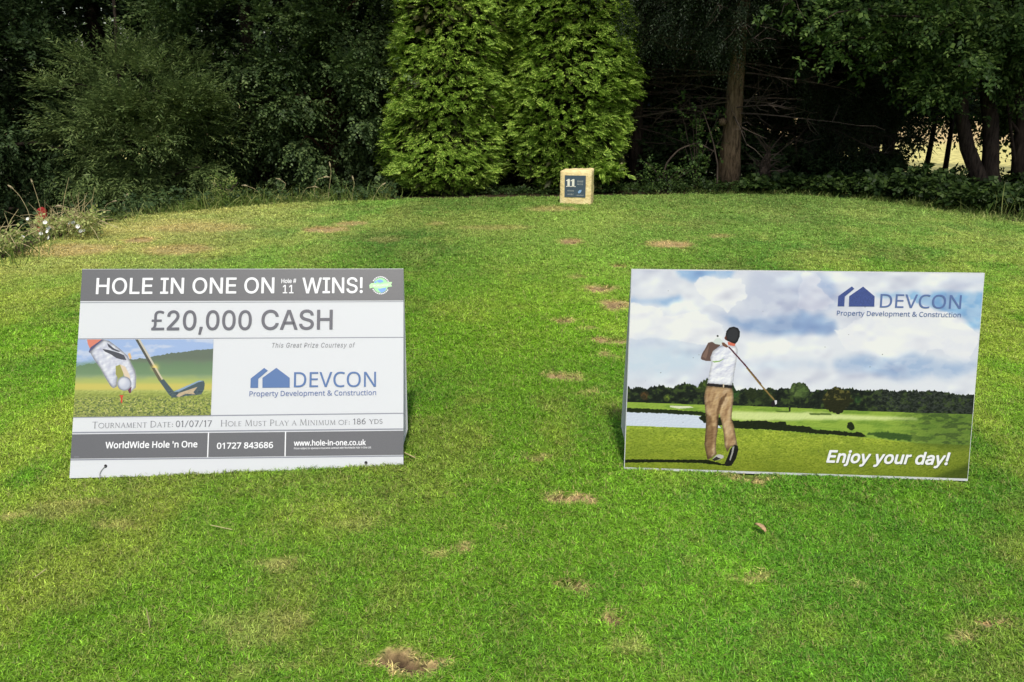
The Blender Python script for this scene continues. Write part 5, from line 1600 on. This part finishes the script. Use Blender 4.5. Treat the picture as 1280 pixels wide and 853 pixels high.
# far trees
top = C7([(40, 118), (75, 120), (110, 135), (150, 130), (200, 140), (230, 128), (280, 118), (330, 120), (380, 140), (415, 112), (450, 102), (490, 104), (540, 130), (570, 92), (600, 76), (680, 90), (780, 100), (800, 150), (850, 140), (900, 138), (960, 145), (1030, 135), (1060, 146), (1100, 135), (1160, 140), (1180, 108), (1230, 95)]) + \
    C8([(0, 95), (40, 108), (72, 160), (130, 142), (190, 145), (250, 135), (310, 135), (400, 148), (540, 145), (620, 155), (820, 150), (920, 155), (1040, 175), (1160, 180), (1260, 185)])
bot = C7([(40, 226), (75, 228), (300, 236), (590, 246), (780, 250), (1160, 265)]) + C8([(0, 268), (400, 287), (800, 300), (1260, 312)])
ty = np.interp(X, [p[0] for p in top], [p[1] for p in top]) + (fbm(X * .5, X * 0 + 3, 4, 3) - .5) * 5
by = np.interp(X, [p[0] for p in bot], [p[1] for p in bot])
tm = (Y > ty) & (Y < by + 1)
tn_ = fbm(X * .22, Y * .26, 44, 4)
cv.put(Y > ty, (30, 38, 30))
cv.put(tm * sstep(.5, .72, tn_), (62, 78, 40)); cv.put(tm * sstep(.45, .3, tn_) * .6, (16, 22, 18))
rm = sstep(1078, 1110, X)
cv.put(tm * rm * sstep(.45, .62, fbm(X * .5, Y * .9, 48, 2)) * .7, (66, 72, 66))
for (cc, r, col) in ((C7([(565, 120)])[0], 9, (84, 104, 44)), (C7([(785, 170)])[0], 9, (52, 84, 40)), (C7([(340, 200)])[0], 4.5, (110, 130, 50)), (C7([(190, 185)])[0], 6, (88, 66, 40)), (C7([(1210, 150)])[0], 12, (92, 112, 60)), (C8([(20, 160)])[0], 9, (84, 106, 56)), (C7([(990, 190)])[0], 12, (48, 60, 32)), (C7([(900, 170)])[0], 8, (58, 70, 34)), (C8([(260, 190)])[0], 15, (46, 50, 28)), (C8([(385, 215)])[0], 5, (50, 80, 40))):
    d_ = np.hypot(X - cc[0], (Y - cc[1])) + (tn_ - .5) * r * 1.2
    cv.put(tm * (1 - sstep(r * .7, r, d_)) * (.45 + .55 * sstep(.4, .6, tn_)), col)
# fairways
fl = Y > by
cv.put(fl, (148, 176, 70))
fn = fbm(X * .05, Y * .25, 52, 4)
cv.put(fl * sstep(.45, .7, fn) * .6, (104, 140, 52))
cv.put(cv.mask(C7([(360, 252), (490, 255), (520, 265), (420, 272), (360, 262)])), (226, 228, 196))
cv.put(cv.soft(C7([(700, 292), (1280, 295)]) + C8([(300, 310), (790, 335), (780, 350), (300, 345), (0, 350)]) + C7([(900, 350), (760, 340)]), 2, .1, 5, 3), (214, 226, 150))
k = sstep(1100, 1180, X) * (Y > by); cv.put(k * .55, (78, 104, 46)); cv.put(k * sstep(.5, .65, fbm(X * .12, Y * .3, 58, 4)) * .6, (54, 72, 40))
# tree stems, shade patches
for (a, b_) in (((236, 296), (268, 310)),): cv.put(cv.mask(C8([(232, 285), (245, 310), (262, 310), (275, 285)])), (30, 30, 22))
cv.put(cv.soft(C8([(60, 303), (200, 303), (210, 314), (70, 313)]), 0, 1, 1, 1), (70, 92, 36))
cv.put(cv.soft(C7([(1060, 285), (1160, 287), (1150, 296), (1070, 293)]), 0, 1, 1, 1), (74, 98, 38)); cv.put(cv.mask(C7([(1150, 262), (1164, 262), (1162, 292), (1154, 292)])), (34, 34, 24))
oc = C8([(250, 215)])[0]; od = np.hypot((X - oc[0]) / 1.25, Y - oc[1]) + (fbm(X * .2, Y * .2, 46, 4) - .5) * 12
cv.put(od < 14.5, (40, 42, 24)); cv.put((od < 14.5) * sstep(.5, .7, fbm(X * .3, Y * .3, 47, 3)) * (Y < oc[1]), (96, 92, 48))
# lake
cv.put(cv.mask(C7([(40, 290), (430, 306), (560, 320), (640, 330), (700, 400), (560, 402), (300, 393), (40, 383)])), (214, 222, 240))
# dark banks
cv.put(cv.mask(C7([(40, 266), (110, 268), (300, 276), (430, 284), (560, 292), (600, 300), (598, 318), (430, 310), (300, 303), (110, 297), (40, 292)]), 1.6, .5, 3), (34, 44, 22))
cv.put(cv.mask(C7([(552, 330), (580, 315), (640, 330), (700, 330), (790, 350), (850, 355), (940, 352), (1000, 352), (1050, 365), (1130, 355), (1140, 380), (1280, 390)]) + C8([(0, 388), (60, 390), (90, 410), (300, 425), (400, 432), (440, 452), (420, 462), (200, 445), (0, 432)]) + C7([(1280, 432), (1000, 412), (800, 402), (640, 380), (570, 355)]), 2.2, .35, 6), (30, 38, 20))
cx_, cy_ = C8([(340, 392)])[0]; cv.put(np.hypot(X - cx_, Y - cy_) + (tn_ - .5) * 5 < 5, (34, 44, 22))
cv.put(cv.soft(C8([(430, 440), (560, 425), (745, 450), (740, 490), (560, 470)]), 4, .3, 3, 1), (60, 88, 40))
# foreground grass
fg = C7([(40, 388), (300, 393), (560, 404), (800, 405), (1000, 415), (1280, 436)]) + C8([(0, 438), (200, 448), (440, 464), (760, 500), (1260, 520)])
fy = np.interp(X, [p[0] for p in fg], [p[1] for p in fg]) + (fbm(X * .6, X * 0, 3, 2) - .5) * 1.2
m_fg = Y > fy
cv.put(m_fg, (168, 186, 62))
gn = fbm(X * .35, Y * .8, 62, 4); gb = fbm(X * .03, Y * .12, 64, 3)
cv.put(m_fg * sstep(.45, .65, gn) * .55, (122, 146, 44)); cv.put(m_fg * sstep(.5, .7, fbm(X * .5 + 5, Y * 1.1, 66, 3)) * .6, (206, 216, 96)); cv.put(m_fg * sstep(.45, .62, gb) * .35, (118, 142, 48))
k = m_fg * sstep(1090, 1200, X - (Y - 540) * .2); cv.put(k * .5, (96, 110, 40)); 
cv.put(m_fg * cv.soft(C8([(880, 740), (960, 690), (1140, 640), (1260, 610), (1260, 800), (880, 780)]), 5, .1, 7, 6), (36, 52, 28))
cv.put(m_fg * cv.soft(C8([(740, 455), (1260, 400), (1260, 530), (1000, 540), (760, 500)]), 4, .1, 9, 8) * .6, (70, 92, 40))
cv.put(m_fg * sstep(535, 600, Y - (X - 1000) * .03) * .6, (108, 122, 32)); cv.put(m_fg * sstep(.5, .75, fbm(X * .6, Y * 1.5, 67, 3)) * .5, (84, 100, 26))
cv.put(cv.mask(C7([(40, 610), (320, 611), (610, 613), (725, 644), (740, 654), (560, 634), (300, 630), (40, 632)]), 1.0, .5, 4), (26, 32, 14))
# golfer
tr1 = C7([(606, 118), (772, 132), (782, 160), (784, 210), (776, 262), (770, 340), (785, 380), (796, 440), (810, 520), (765, 524), (742, 562), (724, 520), (718, 440), (705, 370), (688, 302), (682, 340), (678, 420), (668, 480), (665, 540), (672, 575), (610, 616), (600, 570), (589, 510), (595, 440), (600, 350), (592, 250), (587, 190), (597, 140)])
m_ = cv.mask(tr1); cv.put(m_, (192, 158, 118))
fo = fbm(X * .3 + Y * .1, Y * .16, 71, 3)
fo = fbm(X * .22 + Y * .10, Y * .07 - X * .05, 71, 2); cv.put(m_ * sstep(.5, .8, fo) * .6, (150, 116, 84)); cv.put(m_ * sstep(.5, .25, fo) * .5, (222, 194, 160))
cv.put(m_ * cv.soft(C7([(590, 300), (640, 330), (650, 440), (640, 600), (600, 610), (588, 500)]), 2, .3, 2, 2) * .7, (116, 86, 58))
cv.put(m_ * cv.soft(C7([(684, 240), (700, 200), (745, 165), (700, 260), (684, 330), (674, 420), (668, 300)]), 1, .3, 2, 1) * .8, (104, 76, 52))
cv.relief(cv.mask(tr1), 110, .10, 76, 1.6, 1.0); cv.round_off(cv.mask(tr1), 7, .42)
cv.put(cv.mask(C7([(640, 610), (672, 580), (690, 576), (716, 584), (718, 598), (690, 612), (655, 620)])), (196, 192, 190)); cv.put(cv.mask(C7([(640, 612), (668, 592), (700, 606), (655, 621)])), (50, 48, 46))
cv.put(cv.mask(C7([(722, 642), (745, 590), (762, 540), (790, 513), (812, 520), (816, 545), (800, 605), (770, 652), (740, 656)])), (28, 28, 28)); cv.put(cv.mask(C7([(776, 530), (790, 520), (780, 570), (762, 620), (756, 612), (770, 565)])), (170, 168, 164))
cv.put(cv.mask(C5([(565, 655), (574, 625), (598, 585), (614, 553), (640, 546), (665, 560), (696, 560), (692, 585), (650, 606), (637, 640), (632, 674), (600, 674), (570, 665)])), (106, 84, 78))
cv.put(cv.mask(C5([(575, 645), (600, 600), (620, 570), (612, 620), (600, 660)])), (134, 108, 98))
sh = C5([(628, 652), (646, 608), (690, 575), (712, 566), (752, 572), (798, 570), (812, 600), (802, 680), (788, 760), (780, 828)]) + C7([(778, 0), (775, 117), (608, 106), (616, 60)]) + C5([(612, 815), (622, 750), (636, 690)])
m_ = cv.mask(sh); cv.put(m_, (240, 240, 250)); sf = fbm(X * .2 + Y * .25, Y * .12, 73, 3); cv.put(m_ * sstep(.5, .7, sf) * .55, (200, 202, 228)); cv.relief(m_, 90, .12, 75, 1.0, 1.4); cv.round_off(m_, 7, .22)
cv.put(cv.mask(C5([(640, 676), (690, 672), (720, 658), (716, 664), (690, 680), (655, 685)])), (150, 184, 110))
cv.put(cv.mask(C7([(612, 102), (776, 117), (774, 136), (607, 120)])), (40, 36, 38)); cv.put(cv.mask(C7([(714, 108), (722, 110), (720, 132), (712, 130)])), (214, 196, 170))
cv.put(cv.mask(C5([(744, 545), (798, 558), (790, 576), (748, 568)])), (222, 118, 96))
cv.put(cv.mask(C5([(728, 516), (736, 475), (755, 452), (785, 445), (813, 455), (827, 480), (824, 512), (812, 542), (795, 560), (770, 552), (744, 541), (727, 530)])), (56, 56, 60))
cv.put(cv.mask(C5([(722, 522), (734, 500), (742, 540), (728, 532)])), (150, 90, 74))
cv.put(cv.mask(C5([(646, 548), (664, 525), (690, 520), (715, 545), (722, 566), (690, 566), (660, 560)])), (220, 228, 226)); cv.put(cv.mask(C5(disc(678, 508, 7, 7, 10))), (50, 50, 52))
cv.put(cv.mask(C5([(704, 550), (722, 552), (750, 578), (738, 586), (710, 572)])), (120, 84, 66))
cv.put(cv.mask(C5([(747, 582), (756, 578), (866, 700), (970, 826), (962, 830), (860, 708)])), (88, 44, 60))
cv.put(cv.mask(C7([(866, 0), (876, 0), (964, 105), (1062, 214), (1054, 220), (956, 112)])), (142, 118, 70))
cv.put(cv.mask(C7([(1030, 246), (1040, 228), (1056, 212), (1073, 214), (1076, 236), (1060, 258), (1040, 262)])), (34, 28, 34)); cv.put(cv.mask(C7([(1056, 216), (1072, 216), (1072, 240), (1062, 246)])), (226, 224, 228))
cv.round_off(cv.mask(C5([(728, 516), (736, 475), (755, 452), (785, 445), (813, 455), (827, 480), (824, 512), (812, 542), (795, 560), (770, 552), (744, 541), (727, 530)])), 6, .5)
cv.relief(Y > ty, 22, .5, 97, .8, .8)
# specks of dirt
for k in range(26):
    a, c = rng.uniform(800, 1205), rng.uniform(345, 590); cv.put(np.hypot(X - a, Y - c) < rng.uniform(.3, .6), (90, 92, 96))
PIC2 = cv.material('print_golfer', .74)
V = B.at([(0.0022, .012), (.9985, .012), (.9985, .9955), (0.0022, .9955)], .0006)
mesh('printed_photo', V, [(0, 1, 2, 3)], PIC2, R0, uv=[(0.0022, .012), (.9985, .012), (.9985, .9955), (0.0022, .9955)])
house_logo(B, R0, [(1078.8, 358.4), (1093.2, 370.6), (1092.8, 383.5), (1061.0, 383.4), (1061.4, 370.4)],
           [(1046.9, 383.1), (1055.3, 383.2), (1055.9, 370.9), (1067.9, 361.2), (1064.7, 358.2), (1047.8, 370.4)], NAVY2, NAVY2)
lettering(B, 'company_lettering', 'DEVCON', (1099.6, 384.5), (1200.8, 386.2), 367.7, NAVY3, R0, F_HUM, bold=.004)
lettering(B, 'company_lettering', 'Property Development & Construction', (1045.9, 394.3), (1200.6, 396.8), 388.5, NAVY3, R0, F_HUM, bold=.01)
SHD = plain('ink_shadow', (.05, .07, .02), .5)
lettering(B, 'slogan_shadow', 'Enjoy your day!', (1034.0, 578.3), (1187.4, 581.7), 563.9, SHD, R0, F_HELV, bold=.045, slant=.21, off=.0010)
lettering(B, 'slogan_lettering', 'Enjoy your day!', (1033.2, 577.7), (1186.6, 581.0), 563.2, INKW, R0, F_HELV, bold=.045, slant=.21, off=.0018)

for r in (L0, R0):
    pass

# ------------------------------------------------------------------ small things on the lawn
def straw_bit(name, label, pts, r, z=.018, zs=None, cat='straw'):
    P = [ground_pt(*p_) for p_ in pts]
    b = np.array([P[0][0], P[0][1], z_at(*P[0])])
    Q_ = np.array([(p_[0], p_[1], z_at(*p_) + (zs[i] if zs else z)) for i, p_ in enumerate(P)]) - b
    mb = MB(); mb.tube(Q_, r, 5); return tag(mb.build(name, STRAW, loc=b), label, cat)


x_, y_ = ground_pt(187.5, 787); b = np.array([x_, y_, z_at(x_, y_)])
mb = MB(); mb.tube([(0, 0, 0), (-.001, .002, .03), (-.0035, .004, .062)], [.0018, .0018, .0012], 5)
tag(mb.build('straw_stalk', STRAW, loc=b), 'short pale straw standing upright in the lawn below the prize sign', 'straw')
straw_bit('straw_stalk', 'pale straw lying flat below the middle of the prize sign', [(264, 663), (291, 669)], .0014)
straw_bit('straw_stalk', 'pale straw lying slanted near the left picture edge', [(44, 728), (59, 717)], .0014)
straw_bit('twig', 'orange brown twig at the right foot of the prize sign', [(500, 570), (519, 579)], .0025, cat='twig')
# curled dead leaf
x_, y_ = ground_pt(949, 668); zz_ = z_at(x_, y_) + .02
V = []; F = []
nl = 7
for i in range(nl):
    t2 = i / (nl - 1); w = .011 * math.sin(math.pi * min(.97, t2 * .9 + .08)) ** .6
    for j, s_ in enumerate((-1, -.4, .4, 1)):
        V.append((w * s_, (t2 - .5) * .042, .007 * abs(s_) ** 1.5 + .006 * math.sin(t2 * 3)))
for i in range(nl - 1):
    for j in range(3): F.append((i * 4 + j, i * 4 + j + 1, i * 4 + j + 5, i * 4 + j + 4))
o = mesh('dead_leaf', V, F, plain('dead_leaf_brown', (.42, .27, .14), .8, var=.3, scale=120), smooth=True, loc=(x_, y_, zz_))
o.rotation_euler = (rad(12), rad(10), rad(38))
sm = o.modifiers.new('thickness', 'SOLIDIFY'); sm.thickness = .0012
tag(o, 'curled light brown dead leaf on the lawn below the golfer sign', 'leaf')
tri = sum(len(o.data.polygons) for o in S.objects if o.type == 'MESH')
print('polys', tri)
